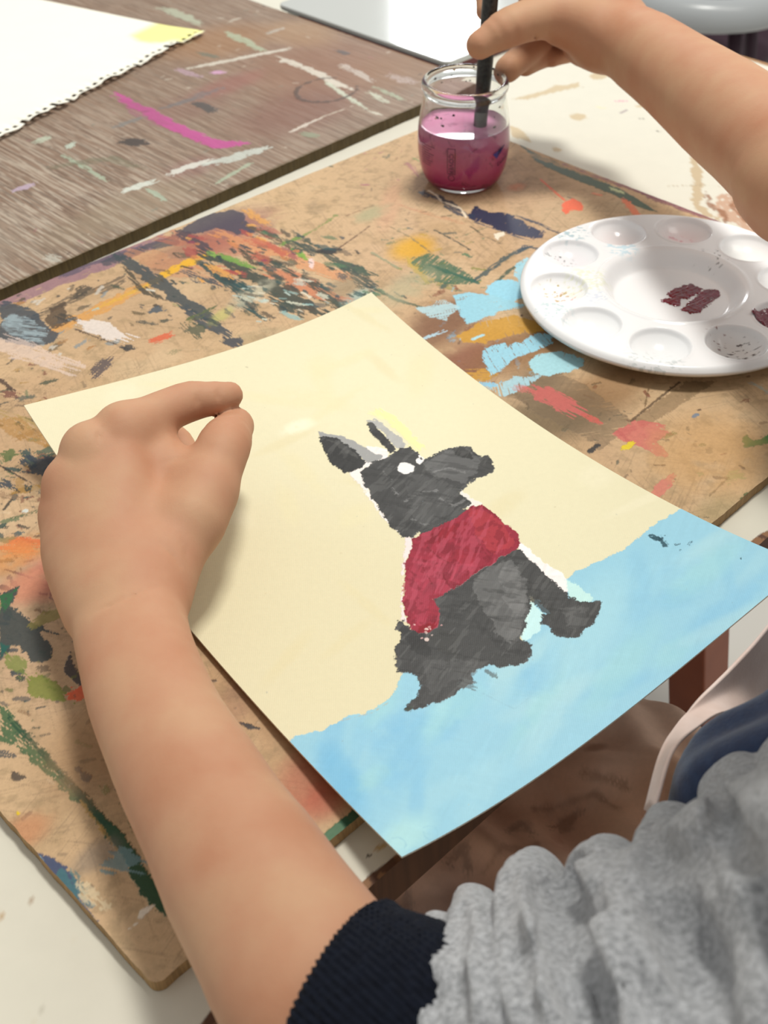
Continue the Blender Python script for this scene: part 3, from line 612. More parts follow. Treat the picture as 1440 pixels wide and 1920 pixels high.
for p, w_, c in (([(459.1,261.0),(480.0,264.4),(497.7,267.7),(521.2,265.5)], 5, '#38545a'), ([(468.6,248.9),(483.8,253.0),(498.1,254.1)], 2.6, '#34564c'), ([(491.6,332.4),(490.4,312.5),(487.9,293.5)], 1.4, '#3c4a46'), ([(493.5,312.8),(510.0,309.5),(521.7,308.0)], 1, '#7a8060'),
        ([(513.9,317.3),(509.4,298.5),(510.2,283.8)], 1, '#5a5444'), ([(457.4,256.5),(456.7,270.7),(454.3,283.7)], 2, '#456a5c'), ([(507.6,266.3),(518.6,268.2),(522.8,259.3)], 4, '#2f4454'), ([(403.3,300.5),(403.6,280.1),(408.7,260.1)], 3, '#4c5c48'),
        ([(472.6,360.6),(471.9,337.7),(465.6,310.1)], 1.2, '#8a7a58'), ([(462.3,395.8),(488.1,393.8)], 1, '#8a6a4a'), ([(436.7,340.3),(433.8,310.5)], 2.2, '#8f9070')):
    B.stroke(p, w_, c, 0.85, rough=0.8, dry=0.3)
B.cloud([(479.1,384.4)][0], 30, 14, 0, '#93a07c', 0.5, 0.55, 6); B.cloud([(421.0,287.2)][0], 46, 20, 0.2, '#a8a888', 0.5, 0.55, 7); B.cloud([(496.5,385.0)][0], 60, 12, 0.7, '#d69c80', 0.35, 0.6, 8)
B.stroke([(557.0,429.4),(552.2,417.4),(546.3,405.5)], 6, '#a05070', 0.5, rough=2, dry=0.45); B.stroke([(567.6,432.6),(565.9,412.8)], 2, '#6a9050', 0.7, dry=0.35); B.stroke([(502.1,379.1),(507.7,350.7),(513.7,323.6)], 5, '#c08060', 0.4, dry=0.5)
# stains, a darker brown wedge and sky-blue dabs between sheet and palette
B.cloud([(406.6,238.5)][0], 60, 30, 0.2, '#7a5440', 0.85, 0.7, 9); B.cloud([(379.8,194.9)][0], 62, 26, 0.1, '#84503e', 0.85, 0.7, 9); B.cloud([(428.2,179.6)][0], 80, 30, 0, '#86603c', 0.8, 0.65, 12)
B.cloud([(375.9,119.1)][0], 66, 34, -0.3, '#6b5a40', 0.85, 0.7, 14); B.cloud([(392.1,149.1)][0], 50, 22, 0.2, '#5e4c38', 0.6, 0.6, 9); B.cloud([(425.8,114.4)][0], 60, 30, 0, '#8a6238', 0.6, 0.7, 16)
B.poly([(370.5,153.8),(415.3,151.5),(413.7,125.3),(403.0,91.2),(398.3,81.2),(365.5,77.8),(372.1,108.1)], '#6c5a44', 0.55, rough=6, dry=0.36, ang=2.6); B.poly([(456.7,85.8),(473.2,72.1),(402.4,75.5),(404.4,84.6)], '#735c3e', 0.55, rough=1.5, dry=0.2)
B.poly([(460.1,251.6),(470.5,251.1),(476.7,239.5),(468.9,224.2),(455.9,223.8),(450.3,235.6),(450.0,245.9)], '#9ad3e8', 0.97, rough=4, dry=0.2, ang=.5, thick=0.9)
B.poly([(433.7,256.8),(450.5,246.3),(454.2,224.7),(459.2,212.6),(438.1,220.0),(427.4,224.5),(412.9,225.4),(425.0,246.2)], '#9ad0e2', 0.95, rough=4, dry=0.3, ang=-.4, thick=0.9)
B.poly([(405.1,264.0),(425.5,257.4),(424.0,244.3),(408.5,239.4),(403.1,249.7)], '#b3d4dc', 0.85, rough=3, dry=0.42, ang=-.4); B.poly([(492.0,255.2),(507.0,255.8),(498.1,243.4),(464.3,217.0),(466.4,226.8)], '#a2d4e4', 0.9, rough=3, dry=0.3)
B.poly([(398.3,221.3),(421.6,220.2),(444.5,212.5),(448.6,196.8),(441.4,184.0),(425.9,194.6),(405.8,202.8),(394.8,212.4)], '#c8963a', 0.9, rough=3, dry=0.22, ang=.9, w=1); B.stroke([(374.0,184.2),(376.4,178.4),(382.2,175.7)], 12, '#c8963a', 0.8, rough=3, dry=0.3)
B.poly([(404.7,204.0),(400.6,197.6),(414.6,193.7),(410.4,187.4),(424.7,192.2),(418.8,184.0),(436.4,187.4),(444.4,177.2),(434.8,171.0),(417.0,173.6),(404.6,176.1),(383.1,173.1),(377.0,173.7),(387.7,185.1)], '#9acfe2', 0.95, rough=3.5, dry=0.36, ang=1.1, w=0.6, thick=0.9)
B.poly([(407.6,169.6),(418.0,170.9),(432.9,161.6),(435.7,141.4),(424.0,140.9),(400.9,151.5),(399.5,157.9)], '#a4d2dc', 0.97, rough=3, dry=0.26, ang=.5, thick=0.9); B.poly([(372.1,168.1),(389.1,163.6),(405.4,151.8),(386.6,150.8),(369.4,155.0)], '#a6cfdc', 0.85, rough=2.5, dry=0.5, ang=.9)
B.stroke([(369.3,174.3),(375.5,164.6)], 5, '#8cc4e0', 0.9, rough=1.5, dry=0.3); B.stroke([(379.7,234.3),(398.2,230.6)], 3, '#b8dcec', 0.8, dry=0.45); B.stroke([(403.2,210.9),(411.2,209.8)], 2.6, '#a8dce8', 0.9, dry=0.1)
B.stroke([(387.0,145.6),(389.4,134.4),(387.8,116.0)], 17, '#c2605c', 0.85, rough=3, dry=0.25); B.stroke([(388.4,107.7),(388.7,97.0)], 5, '#c25a50', 0.85, rough=1.5, dry=0.4); B.stroke([(382.4,154.4),(384.5,149.0)], 8, '#c47068', 0.6, dry=0.3)
B.poly([(386.1,85.0),(405.1,83.2),(414.6,70.4),(410.4,57.9),(398.3,59.6),(389.2,49.4),(386.7,65.9),(384.5,77.3)], '#c8605e', 0.78, rough=4, dry=0.3); B.stroke([(377.8,72.2),(382.5,71.6),(386.9,72.0)], 4, '#dcc42c', 0.98, rough=1, dry=0.05, thick=1)
B.stroke([(356.8,35.0),(365.3,35.9),(376.1,37.2)], 8, '#d07068', 0.75, rough=2, dry=0.22); B.stroke([(454.5,88.1),(428.2,86.7),(403.3,84.9)], 1.6, '#584430', 0.85, rough=0.6, dry=0.15); B.stroke([(436.3,97.2),(417.9,86.5)], 0.8, '#6a5234', 0.8, dry=0.1)
B.stroke([(363.6,83.9),(368.6,84.4),(371.5,84.3)], 3, '#343434', 0.95, rough=0.8, dry=0.05); B.poly([(434.1,30.0),(438.8,29.4),(435.4,23.0),(448.6,20.9),(441.6,15.2),(430.7,20.7),(425.9,23.6)], '#2b7a3c', 0.97, rough=1.4, dry=0.08, thick=1)
B.stroke([(431.4,61.4),(435.3,61.1)], 2.4, '#3a7aa0', 0.9); B.stroke([(439.5,62.8),(439.9,62.4)], 2, '#3c3030', 0.9); B.stroke([(411.7,16.1),(410.9,13.6)], 1.6, '#2c3032', 0.95, dry=0.1); B.stroke([(403.5,61.4),(410.4,60.1)], 4, '#5c6c34', 0.7, dry=0.35)
B.stroke([(411.4,42.6),(413.5,41.9)], 2, '#4c6a40', 0.8); B.stroke([(464.8,49.0),(468.8,48.0)], 4, '#7c4a34', 0.7, dry=0.3); B.stroke([(389.8,28.5),(390.2,26.8)], 4, '#6c8a5c', 0.6); B.stroke([(396.3,14.0),(403.7,13.0),(403.3,9.4)], 7, '#8f9a5e', 0.6, rough=2, dry=0.4)
B.stroke([(484.0,58.4),(483.3,43.2)], 6, '#8ab4b8', 0.4, dry=0.5); B.stroke([(360.2,9.0),(362.3,4.4)], 1.6, '#33302c', 0.9, rough=0.8, dry=0.3); B.stroke([(377.8,13.5),(398.2,15.2)], 0.9, '#6a5a40', 0.7, dry=0.2)
B.cloud([(409.0,34.6)][0], 60, 50, 0, '#c89a62', 0.6, 0.6, 14); B.cloud([(368.7,4.1)][0], 30, 14, 0, '#9a8a60', 0.5, 0.6, 6)
B.specks(440, 640, 0, 200, 90, 0.3, 1.2, ['#6a4c34', '#4b3a2c', '#5c6a48'], 0.7, 31, 3)
m_board = painted_mat('painted_hardboard', 0.62, 0.38, 420, 0.10, 0.5)
board = canvas_mesh('drawing_board', B, lambda X, Y: np.stack([X, Y*(1-0.075*np.clip(X-0.28, 0, 1)), X*0], -1), m_board, None, BOARD_M, side='#a08056', thick=0.0068, corner=0.0045, wob=0.0008)
tag(board, 'brown hardboard drawing board smeared with many paint colours, under the dog painting and palette', 'drawing board')

# ------------------------------------------------------------------ grey-brown plywood board behind
K = Canvas(np.arange(130, 720, 1.0), np.arange(490, 1000, 1.0), '#8a7362')
g = fbm(K.X/1.3, K.Y/34, 4, 61); al = (slice(None), slice(None))
lowleft = 1-sstep(300, 560, K.X+0.25*(K.Y-480))
K.lay(al, (sstep(0.42, 0.62, g)*(0.30+0.55*lowleft)).astype(np.float32), '#b7a999', 0.0)
K.lay(al, (sstep(0.50, 0.66, fbm(K.X/1.0, K.Y/26, 4, 71))*(0.35+0.35*lowleft)).astype(np.float32), '#5e4c40', 0.0)
for i, (x, y, rx, ry, c, a) in enumerate(((640,620,120,110,'#8a5f48',.6),(560,560,100,60,'#7c5348',.6),(690,560,70,60,'#8e6c50',.5),(350,520,120,40,'#9a8a74',.5),(620,740,90,60,'#a07650',.55),(500,640,80,40,'#84645a',.5),(560,650,60,26,'#9a5858',.35),(240,560,80,60,'#a89a8a',.4),(430,540,40,24,'#8c5c60',.35),(690,700,50,60,'#a88460',.5))):
    K.cloud((x, y), rx, ry, 0, c, a, 0.65, 26, thick=0)
for p, w_, c, a, dr in (([(473.4,709.6),(472.2,679.3),(467.9,630.1),(468.2,593.0),(469.8,559.0),(481.8,549.3),(491.3,542.2)], 13, '#b94f90', .9, .22), ([(470.8,689.4),(465.9,627.4)], 20, '#9a5474', .4, .4), ([(421.3,622.7),(430.1,607.1)], 15, '#4a423f', .95, .1),
        ([(557.6,708.5),(591.0,696.2),(622.2,686.7),(655.7,675.0)], 7, '#ccc5b8', .9, .2), ([(631.8,668.3),(632.0,636.4),(629.7,597.0),(625.0,560.0)], 10, '#cfc8bb', .88, .22), ([(622.8,589.5),(612.6,550.2),(606.0,519.5)], 5, '#c2c8b6', .85, .3),
        ([(409.1,544.8),(428.3,544.3),(449.0,539.6)], 8, '#d0cec6', .9, .15), ([(443.8,536.4),(467.7,528.5),(494.6,523.6)], 12, '#c2c8c0', .8, .3), ([(369.2,546.1),(381.0,547.1),(391.8,543.8)], 10, '#ccd0c6', .9, .15), ([(528.3,532.3),(547.0,533.1),(564.6,533.8)], 5, '#d2c8bc', .85, .2),
        ([(566.7,534.8),(601.2,531.3)], 2, '#c4b8a8', .8, .3), ([(641.2,754.7),(638.8,726.9),(632.8,691.5)], 10, '#aab79e', .75, .3), ([(641.3,860.5),(641.7,829.1),(638.2,793.6)], 14, '#b4bca6', .7, .35), ([(371.3,637.9),(370.9,606.3),(367.9,571.8)], 5, '#a8b8a2', .7, .35),
        ([(382.5,538.7),(380.6,511.8)], 5, '#a6b8a4', .7, .35), ([(426.0,505.0),(446.1,508.6),(467.5,511.4)], 4, '#a8b8a0', .7, .3), ([(308.6,612.6),(324.9,610.2)], 7, '#b8a4b8', .8, .25), ([(548.5,714.5),(551.5,684.5)], 8, '#b89cac', .6, .35), ([(565.8,684.4),(573.6,676.1)], 8, '#c89cbc', .85, .15),
        ([(510.2,638.8),(512.3,614.3)], 11, '#4c4a4a', .85, .15), ([(484.4,652.5),(512.1,650.5),(550.1,649.1)], 9, '#6a6e72', .6, .4), ([(431.4,652.8),(461.2,650.4)], 9, '#74797a', .6, .4), ([(681.4,637.1),(682.9,625.3)], 8, '#565254', .8, .2),
        ([(660.9,609.2),(652.6,557.6)], 9, '#c8c0b8', .6, .45), ([(632.2,543.4),(628.4,512.6)], 8, '#c4cab8', .75, .35), ([(643.9,548.7),(642.1,506.5)], 6, '#a8b49c', .7, .4), ([(603.6,513.7),(605.9,499.6)], 4, '#ccc8b8', .8, .3), ([(671.3,556.0),(675.6,532.9)], 14, '#b8a8a4', .6, .4),
        ([(270.3,505.8),(272.2,494.8)], 9, '#b8b4a8', .7, .3), ([(369.1,674.9),(382.7,676.0)], 8, '#b9c4b0', .7, .35), ([(666.3,723.1),(686.9,722.8)], 6, '#b8b4ac', .6, .4), ([(662.3,776.6),(677.6,778.4)], 6, '#c4bcae', .6, .4), ([(381.8,646.2),(388.9,650.8)], 8, '#bccabc', .8, .2),
        ([(353.0,625.2),(394.4,603.1),(400.8,567.6)], 10, '#6c6e58', .5, .45), ([(594.1,801.2),(597.8,754.3)], 10, '#b0a890', .5, .4), ([(533.0,524.2),(538.7,510.4)], 9, '#8a9a80', .6, .4), ([(588.2,733.4),(593.5,707.4)], 8, '#586a60', .6, .4)):
    K.stroke(p, w_, c, a, rough=min(2.5, w_*.25), dry=dr, w=1.2)
rc = [(610.9,575.0)][0]
K.stroke([(rc[0]+30*math.cos(t*.3), rc[1]+25*math.sin(t*.3)) for t in range(2, 20)], 4, '#4c3f3a', 0.75, rough=1.5, dry=0.25)
K.specks(140, 720, 484, 800, 160, 0.5, 2.2, ['#5a4a40', '#c4b8a8', '#7c8074', '#9a6a6a'], 0.6, 41, 3)
K.lay(al, ((1-sstep(491, 496, K.Y+3*fbm(K.X/8, K.Y/8, 3, 77)))*0.7).astype(np.float32), '#5c4c2c', 0.0)
m_ply = painted_mat('weathered_plywood', 0.55, 0.5, 150, 0.12, 0.5, stretch=(6, 0.35, 1))
plank = canvas_mesh('drawing_board', K, lambda X, Y: np.stack([X, Y-0.009*np.clip((0.62-X)/0.35, 0, 1.3), X*0+0.0025], -1), m_ply, None, BOARD_M, side='#57492c', thick=0.0092, wob=0.0012)
tag(plank, 'weathered grey-brown plywood board with a magenta streak and white paint marks, under the torn paper', 'drawing board')

# ------------------------------------------------------------------ the painting: a bent sheet, corners lifting off the board
SX, SYY, STH, SW, SL = [0.00387, 0.26011, 0.62788, 0.23669, 0.34114]
SZ = np.array([[0.01482, 0.0, 0.0, 0.0, 0.03468], [0.00035, 0.0, 0.0, 0.00605, 0.02626], [0.00484, 0.00082, 0.0, 0.005, 0.01593], [0.02258, 0.00525, 0.0, 0.00302, 0.01208], [0.03226, 0.00795, 0.00176, 0.00324, 0.01837]])
def bern(t):
    return [math.comb(4, i)*t**i*(1-t)**(4-i) for i in range(5)]
def sheet_pos(u, v):     # u, v from 0 to 1
    bu, bv = bern(u), bern(v)
    z = 0.0013+sum(bu[i]*bv[j]*SZ[i, j] for i in range(5) for j in range(5))
    c, s_ = math.cos(STH), math.sin(STH)
    return np.stack([SX+u*SW*c-v*SL*s_, SY_+u*SW*s_+v*SL*c, z], -1)
SY_ = SYY
P = Canvas(np.linspace(0, SW*1000, 560), np.linspace(0, SL*1000, 800), '#e0d9b8')
P.cloud((60, 120), 120, 160, 0, '#dacfaa', 0.55, 0.7, 60); P.cloud((180, 250), 90, 110, 0, '#e8e0be', 0.6, 0.7, 50)  # shade painted in: darker cream at lower left; lighter cream at upper right
for i in range(30):
    r = random.Random(i); P.cloud((r.uniform(0, 237), r.uniform(90, 341)), r.uniform(15, 40), r.uniform(4, 14), r.uniform(0, 3), r.choice(['#e8e1c4', '#dcd0a6', '#e2d9b0']), 0.45, 0.6, 7)
cream_ = P.rgb.copy()
P.poly([(-2.8,81.1),(4.8,80.1),(13.3,76.1),(20.5,77.4),(31.1,76.9),(39.7,71.9),(49.5,73.9),(56.4,76.6),(63.1,83.0),(76.7,81.3),(95.5,65.4),(118.9,62.3),(128.3,68.4),(138.8,77.0),(158.6,83.4),(161.5,78.3),(169.9,78.5),(189.0,74.1),(206.2,72.9),(221.9,75.3),(236.6,73.6),(253.8,70.8),(266.7,-2.5),(224.3,-22.9),(-11.9,-24.2),(-8.4,44.0)], '#96c8dc', 1, rough=1.6, dry=0, soft=0.25)
blue_ = sstep(0.02, 0.10, np.abs(P.rgb-cream_).max(-1))[..., None]
for i in range(46):
    r = random.Random(i+60); P.cloud((r.uniform(0, 237), r.uniform(0, 95)), r.uniform(14, 46), r.uniform(4, 13), r.uniform(-.3, .9), r.choice(['#acd4dc', '#88bfdb', '#a3d0de', '#80badb', '#a0d2d6']), 0.5, 0.6, 8)
P.cloud([(5.6,48.9)][0], 34, 12, 1.3, '#76b6da', 0.8, 0.7, 8); P.cloud([(7.6,7.7)][0], 22, 12, 0.3, '#b0dcde', 0.8, 0.7, 6); P.cloud([(144.6,46.8)][0], 60, 22, 0.4, '#aad6e0', 0.5, 0.7, 14)
P.rgb[:] = cream_*(1-blue_)+P.rgb*blue_
for p in ([(16.7,7.7),(19.0,7.1),(20.6,5.0),(19.8,2.0),(17.3,0.3),(14.7,1.1),(14.1,3.3),(15.3,5.9)], [(3.1,10.1),(5.5,9.1),(6.2,6.6),(5.5,4.2),(3.8,3.3)]):
    P.stroke(p, 0.5, '#8fc0d4', 0.6, rough=0.2, dry=0.1)
P.stroke([(83.9,50.0),(88.6,33.7),(97.0,34.4)], 0.3, '#8fb8c8', 0.5, dry=0.1); P.stroke([(24.7,76.2),(38.9,71.7),(47.6,72.2)], 0.4, '#b8a888', 0.5, dry=0.2)
P.stroke([(172.2,247.9),(174.4,241.3),(174.1,230.2),(173.2,219.7),(171.0,207.7)], 7, '#f3eb9c', 0.6, rough=1.5, dry=0.22); P.stroke([(169.1,247.8),(173.3,240.6)], 6, '#f4eda6', 0.5, dry=0.3)
P.cloud([(126.5,261.9)][0], 16, 8, 0, '#f2f1d8', 0.6, 0.6, 4)
# bare white bits round the animal
WH = '#efe8e6'
P.poly([(127.7,213.7),(139.1,214.7),(144.7,213.0),(129.2,201.2),(123.0,176.9),(119.9,155.5),(120.6,150.7),(119.9,155.5),(119.8,170.7),(121.3,180.5),(125.0,197.6),(126.6,210.0)], WH, 0.9, rough=1.2, dry=0.2)
P.poly([(148.1,227.0),(152.1,223.0),(155.9,216.6),(151.2,210.5),(137.9,213.2)], WH, 0.95, rough=0.8); P.poly([(162.3,204.6),(167.9,202.7),(167.5,193.2),(158.6,191.8),(157.6,198.5)], WH, 0.95, rough=0.8)
P.poly([(162.2,113.8),(162.4,105.7),(161.3,93.1),(162.4,83.1),(161.1,77.8),(153.6,69.0),(151.7,76.3),(152.1,91.0),(156.9,106.3)], '#f3ecea', 1, rough=1.0)
P.poly([(160.7,78.2),(161.6,72.9),(161.2,63.4),(160.9,59.4),(155.3,58.8),(152.9,67.6)], '#c4e8e4', 0.9, rough=1.5, dry=0.12); P.poly([(137.4,79.5),(138.7,76.2),(136.7,67.9),(129.2,61.2),(118.0,61.1),(119.6,64.4)], '#c8ecec', 0.9, rough=1)
P.poly([(121.3,154.4),(124.4,151.9),(118.9,145.7),(111.7,141.1),(104.1,134.9),(90.8,118.0),(85.0,107.4),(83.8,110.3),(94.0,123.2),(109.9,142.5)], '#f0dfe0', 0.9, rough=1.0, dry=0.1); P.poly([(166.7,167.2),(166.6,157.8),(168.5,149.0),(159.7,149.5),(160.7,158.0)], '#e6e2de', 0.9, rough=1, dry=0.1)
GR = '#444444'
P.poly([(133.5,252.4),(136.5,247.4),(142.2,242.4),(144.8,235.3),(147.2,225.8),(148.6,218.3),(151.1,213.4),(145.1,212.6),(140.1,214.0),(140.0,223.4),(139.4,233.2),(137.6,241.5),(131.4,246.8)], '#9d9d9c', 1, rough=0.8, thick=0.5)
P.poly([(130.5,248.6),(135.3,245.8),(139.0,241.2),(140.7,233.4),(140.9,224.6),(139.8,215.3),(136.1,212.7),(130.3,213.0),(125.3,214.9),(123.9,220.9),(124.2,229.8),(126.4,236.3),(128.1,240.9)], '#363636', 1, rough=1.0, dry=0.02, thick=0.8)
P.poly([(133.5,243.1),(138.1,238.8),(139.2,227.5),(138.3,219.9),(136.5,225.9),(134.8,236.4)], '#515150', 0.7, rough=1, dry=0.25, ang=-.2)
P.poly([(161.8,244.5),(167.1,243.2),(167.7,232.4),(168.3,221.6),(167.0,214.4),(163.1,211.7),(161.1,215.2),(161.7,223.3),(163.5,233.0),(162.1,241.8)], '#adadac', 0.95, rough=0.8, dry=0.15)
P.poly([(161.3,243.8),(163.3,241.0),(162.9,232.2),(161.8,222.4),(160.3,214.3),(155.6,213.2),(156.0,218.9),(156.7,228.1),(157.1,235.5)], '#3c3c3c', 1, rough=1.0, thick=0.8)
P.poly([(131.9,211.1),(142.9,213.7),(152.7,212.4),(160.9,212.9),(167.3,211.0),(168.4,204.3),(165.8,197.0),(172.7,197.7),(179.0,197.7),(184.7,196.9),(190.9,194.6),(193.9,189.5),(193.1,183.7),(192.5,179.2),(196.9,177.7),(195.2,171.8),(189.8,166.2),(185.3,165.1),(179.1,167.1),(173.9,166.5),(169.0,165.3),(164.4,164.4),(165.2,159.4),(163.3,153.5),(157.5,151.4),(149.0,151.2),(141.8,151.5),(134.6,151.9),(129.0,152.1),(125.0,152.7),(120.8,154.8),(119.2,162.1),(121.0,170.2),(123.0,179.2),(125.5,190.1),(128.5,200.7)], GR, 1, rough=1.8, dry=0.02, thick=0.8)
P.poly([(164.4,195.2),(175.0,196.7),(185.5,195.8),(192.5,190.7),(191.9,178.4),(182.5,171.1),(170.9,168.6),(167.2,173.6),(162.3,184.8)], '#646464', 0.8, rough=2, dry=0.2, ang=.5)
P.poly([(153.0,192.5),(162.1,180.6),(167.7,166.5),(152.5,155.6),(133.2,155.7),(129.7,174.0)], '#585858', 0.6, rough=3, dry=0.35, ang=.3); P.poly([(133.7,209.4),(154.4,210.5),(147.8,191.8),(128.6,157.2),(121.9,156.1),(126.2,181.1)], '#404040', 0.6, rough=3, dry=0.25)
P.poly([(184.8,195.4),(190.2,193.8),(191.2,186.1),(188.7,181.9),(184.7,184.8),(182.9,190.3)], '#373736', 0.95, rough=1.6, dry=0.1, thick=1); P.poly([(190.9,179.2),(197.2,178.0),(194.2,171.3),(188.9,166.3),(185.6,168.0)], '#454544', 0.75, rough=2, dry=0.2)
for p in ([(138.6,189.7),(138.1,183.1)], [(163.7,186.5),(173.7,183.4),(176.9,175.8)], [(137.7,176.7),(149.6,176.5),(156.3,173.4)], [(131.9,163.4),(135.0,154.2)], [(142.5,202.9),(141.9,194.0)], [(153.6,166.2),(155.7,157.6),(161.6,157.3)]):
    P.stroke(p, 1.0, '#808080', 0.7, rough=1.2, dry=0.42)
P.poly([(151.7,201.8),(154.4,203.4),(157.4,202.3),(159.0,199.3),(159.0,196.3),(156.4,193.4),(152.8,193.4),(150.2,195.9),(149.9,199.1)], '#f2f0ee', 1, rough=0.6, thick=1); P.poly([(163.7,201.0),(166.2,200.6),(165.2,196.7),(162.2,195.4),(161.9,198.1)], '#efecea', 1, rough=0.5)
# lower body and legs
P.poly([(130.4,155.8),(157.0,151.8),(162.4,147.2),(166.5,134.2),(158.6,111.5),(154.8,103.8),(113.9,106.6),(105.6,113.6),(121.8,141.2)], GR, 1, rough=1)
P.poly([(117.0,107.0),(133.8,109.9),(146.1,110.7),(155.8,111.7),(160.0,109.7),(157.1,99.4),(155.0,87.8),(154.5,77.8),(153.6,67.5),(155.1,60.0),(160.0,55.4),(155.1,49.5),(146.2,46.4),(140.2,46.0),(133.3,49.0),(131.7,54.8),(132.8,63.6),(136.2,68.4),(139.6,66.1),(141.4,75.7),(140.7,82.2),(135.8,74.9),(123.9,66.1),(118.6,63.3),(118.8,57.4),(116.1,53.4),(111.4,51.8),(104.5,53.5),(98.7,56.1),(98.6,59.1),(93.5,60.9),(87.6,61.5),(84.1,55.7),(79.3,57.7),(72.9,58.2),(67.5,57.9),(62.5,59.6),(56.3,61.2),(51.4,62.7),(52.4,64.3),(59.5,67.0),(66.3,72.1),(68.9,77.0),(65.8,80.0),(61.5,84.4),(63.7,89.9),(68.7,96.7),(75.5,100.3),(82.0,110.8),(85.1,109.3),(82.7,101.8),(89.4,100.1),(105.6,113.6)], GR, 1, rough=2.2, dry=0.02, thick=0.8)
P.poly([(126.4,108.0),(144.3,108.6),(151.3,106.6),(146.6,91.4),(138.3,80.3),(124.1,67.9),(112.4,63.3),(112.7,72.2),(117.1,83.7),(120.2,97.2)], '#666666', 0.85, rough=2.5, dry=0.16, ang=-1.0); P.poly([(142.4,106.4),(149.4,104.4),(143.9,90.1),(128.9,73.3),(128.2,82.0)], '#767676', 0.6, rough=3, dry=0.35, ang=-1.0)
P.poly([(82.1,109.8),(82.5,101.6),(85.7,95.3),(85.3,90.1),(79.6,83.9),(76.2,86.7),(77.3,94.8),(78.4,103.1)], '#363636', 0.9, rough=2, dry=0.12); P.poly([(87.3,94.0),(95.0,93.5),(98.0,83.5),(89.1,76.0),(85.9,82.3),(85.5,88.4)], '#424241', 0.9, rough=2, dry=0.12)
P.poly([(141.8,84.7),(143.2,77.7),(143.4,67.1),(137.7,62.5),(137.7,72.1),(138.3,79.7)], '#40403f', 0.9, rough=1.6, dry=0.15); P.poly([(115.9,109.0),(113.1,95.4),(110.0,78.7),(110.8,68.5),(109.3,60.5),(106.4,65.0),(108.7,83.7)], '#3c3c3c', 0.7, rough=2, dry=0.25)
P.poly([(145.7,65.3),(154.5,56.4),(146.4,48.1),(139.7,52.9)], '#5a5a5a', 0.7, rough=3, dry=0.3); P.poly([(75.4,82.3),(90.5,71.5),(98.9,62.5),(78.7,63.7),(66.0,63.9)], '#575757', 0.6, rough=3, dry=0.3)
P.stroke([(93.7,58.0),(94.6,54.4)], 3, '#5e6a6c', 0.8, rough=1, dry=0.2); P.stroke([(81.0,60.1),(83.8,55.6)], 6, '#5e6263', 0.7, rough=1.5, dry=0.45); P.stroke([(51.8,63.8),(53.6,63.3)], 2, '#3f4a40', 0.9)
# red jumper
P.poly([(122.1,152.7),(125.3,151.2),(129.5,151.0),(140.4,149.8),(152.4,149.9),(162.3,150.8),(167.2,148.5),(167.9,139.4),(166.5,127.2),(166.1,120.6),(163.0,113.7),(159.0,111.1),(152.6,111.4),(143.4,111.0),(134.8,111.1),(122.1,109.7),(113.7,109.8),(106.1,110.4),(103.8,110.8),(102.4,104.1),(98.4,98.3),(92.9,94.9),(88.1,95.0),(84.5,97.2),(83.7,102.5),(87.3,111.2),(92.7,120.3),(101.9,130.6),(108.5,139.5),(114.5,142.9),(118.9,145.7)], '#93283a', 1, rough=1.3, dry=0, thick=1)
P.poly([(108.6,135.3),(125.0,134.3),(138.3,118.7),(120.5,111.1),(104.7,112.4),(89.4,100.1),(89.0,111.7),(99.3,126.8)], '#a93c50', 0.6, rough=3, dry=0.22, ang=.6); P.poly([(159.7,149.5),(166.8,143.4),(164.7,121.8),(160.8,113.9),(147.1,115.3),(149.0,131.3)], '#ac3840', 0.7, rough=2, dry=0.2)
P.poly([(125.4,145.7),(136.5,148.6),(154.3,144.9),(151.8,139.7),(140.3,138.8),(127.4,140.9)], '#8c1c2a', 0.85, rough=2, dry=0.22, ang=.5); P.poly([(130.2,130.0),(140.2,127.9),(140.4,121.2),(135.4,117.0),(128.5,120.8),(125.4,127.7)], '#942030', 0.7, rough=2.5, dry=0.4)
P.poly([(87.8,101.4),(93.6,98.5),(98.8,99.9),(94.7,95.7),(89.2,94.7),(85.1,98.0)], '#86101e', 0.9, rough=1, dry=0.05, thick=1)
for p in ([(124.6,141.1),(124.7,130.4),(126.1,125.0)], [(113.8,131.1),(110.4,119.6)], [(118.7,122.9),(116.1,112.8)], [(149.0,131.3),(145.0,121.5),(143.3,114.3)]):
    P.stroke(p, 0.8, '#7c1c28', 0.8, rough=0.6, dry=0.2)
P.specks(*[float(v) for v in ([(85.1,97.1)][0][0]-2, [(96.1,98.3)][0][0]+2, [(88.7,94.1)][0][1]-3, [(94.6,101.5)][0][1]+2)], 9, 0.4, 0.9, ['#e8b8b8', '#f0d8d0'], 0.9, 8)  # wet glints painted as pale specks at the jumper's lower end
# brushwork: bristle ridges in the thick paint, darker and lighter passes inside each colour
rd_ = sstep(.06, .16, P.rgb[..., 0]-P.rgb[..., 1])*sstep(.05, .12, P.rgb[..., 0]-P.rgb[..., 2]); rd_[P.rgb[..., 1] > .30] = 0
for an, sd_, amt in ((0.5, 301, .30), (-0.9, 305, .22)):
    st_ = P.streak(P.X, P.Y, an, 1.7, 13, sd_); zone = sstep(.40, .60, fbm(P.X/14, P.Y/14, 3, sd_+1))
    tk_ = sstep(.45, .75, P.th)*zone*(1-.75*blue_[..., 0]*(P.rgb[..., 2] > .3))
    P.rgb *= (1+amt*(st_-.5)*2*tk_)[..., None]
    P.th += (0.18*(st_-.5)*tk_).astype(np.float32)
P.lay((slice(None), slice(None)), (rd_*sstep(.55, .62, fbm(P.X/5, P.Y/5, 4, 321))*.5).astype(np.float32), '#741424', 1.0)
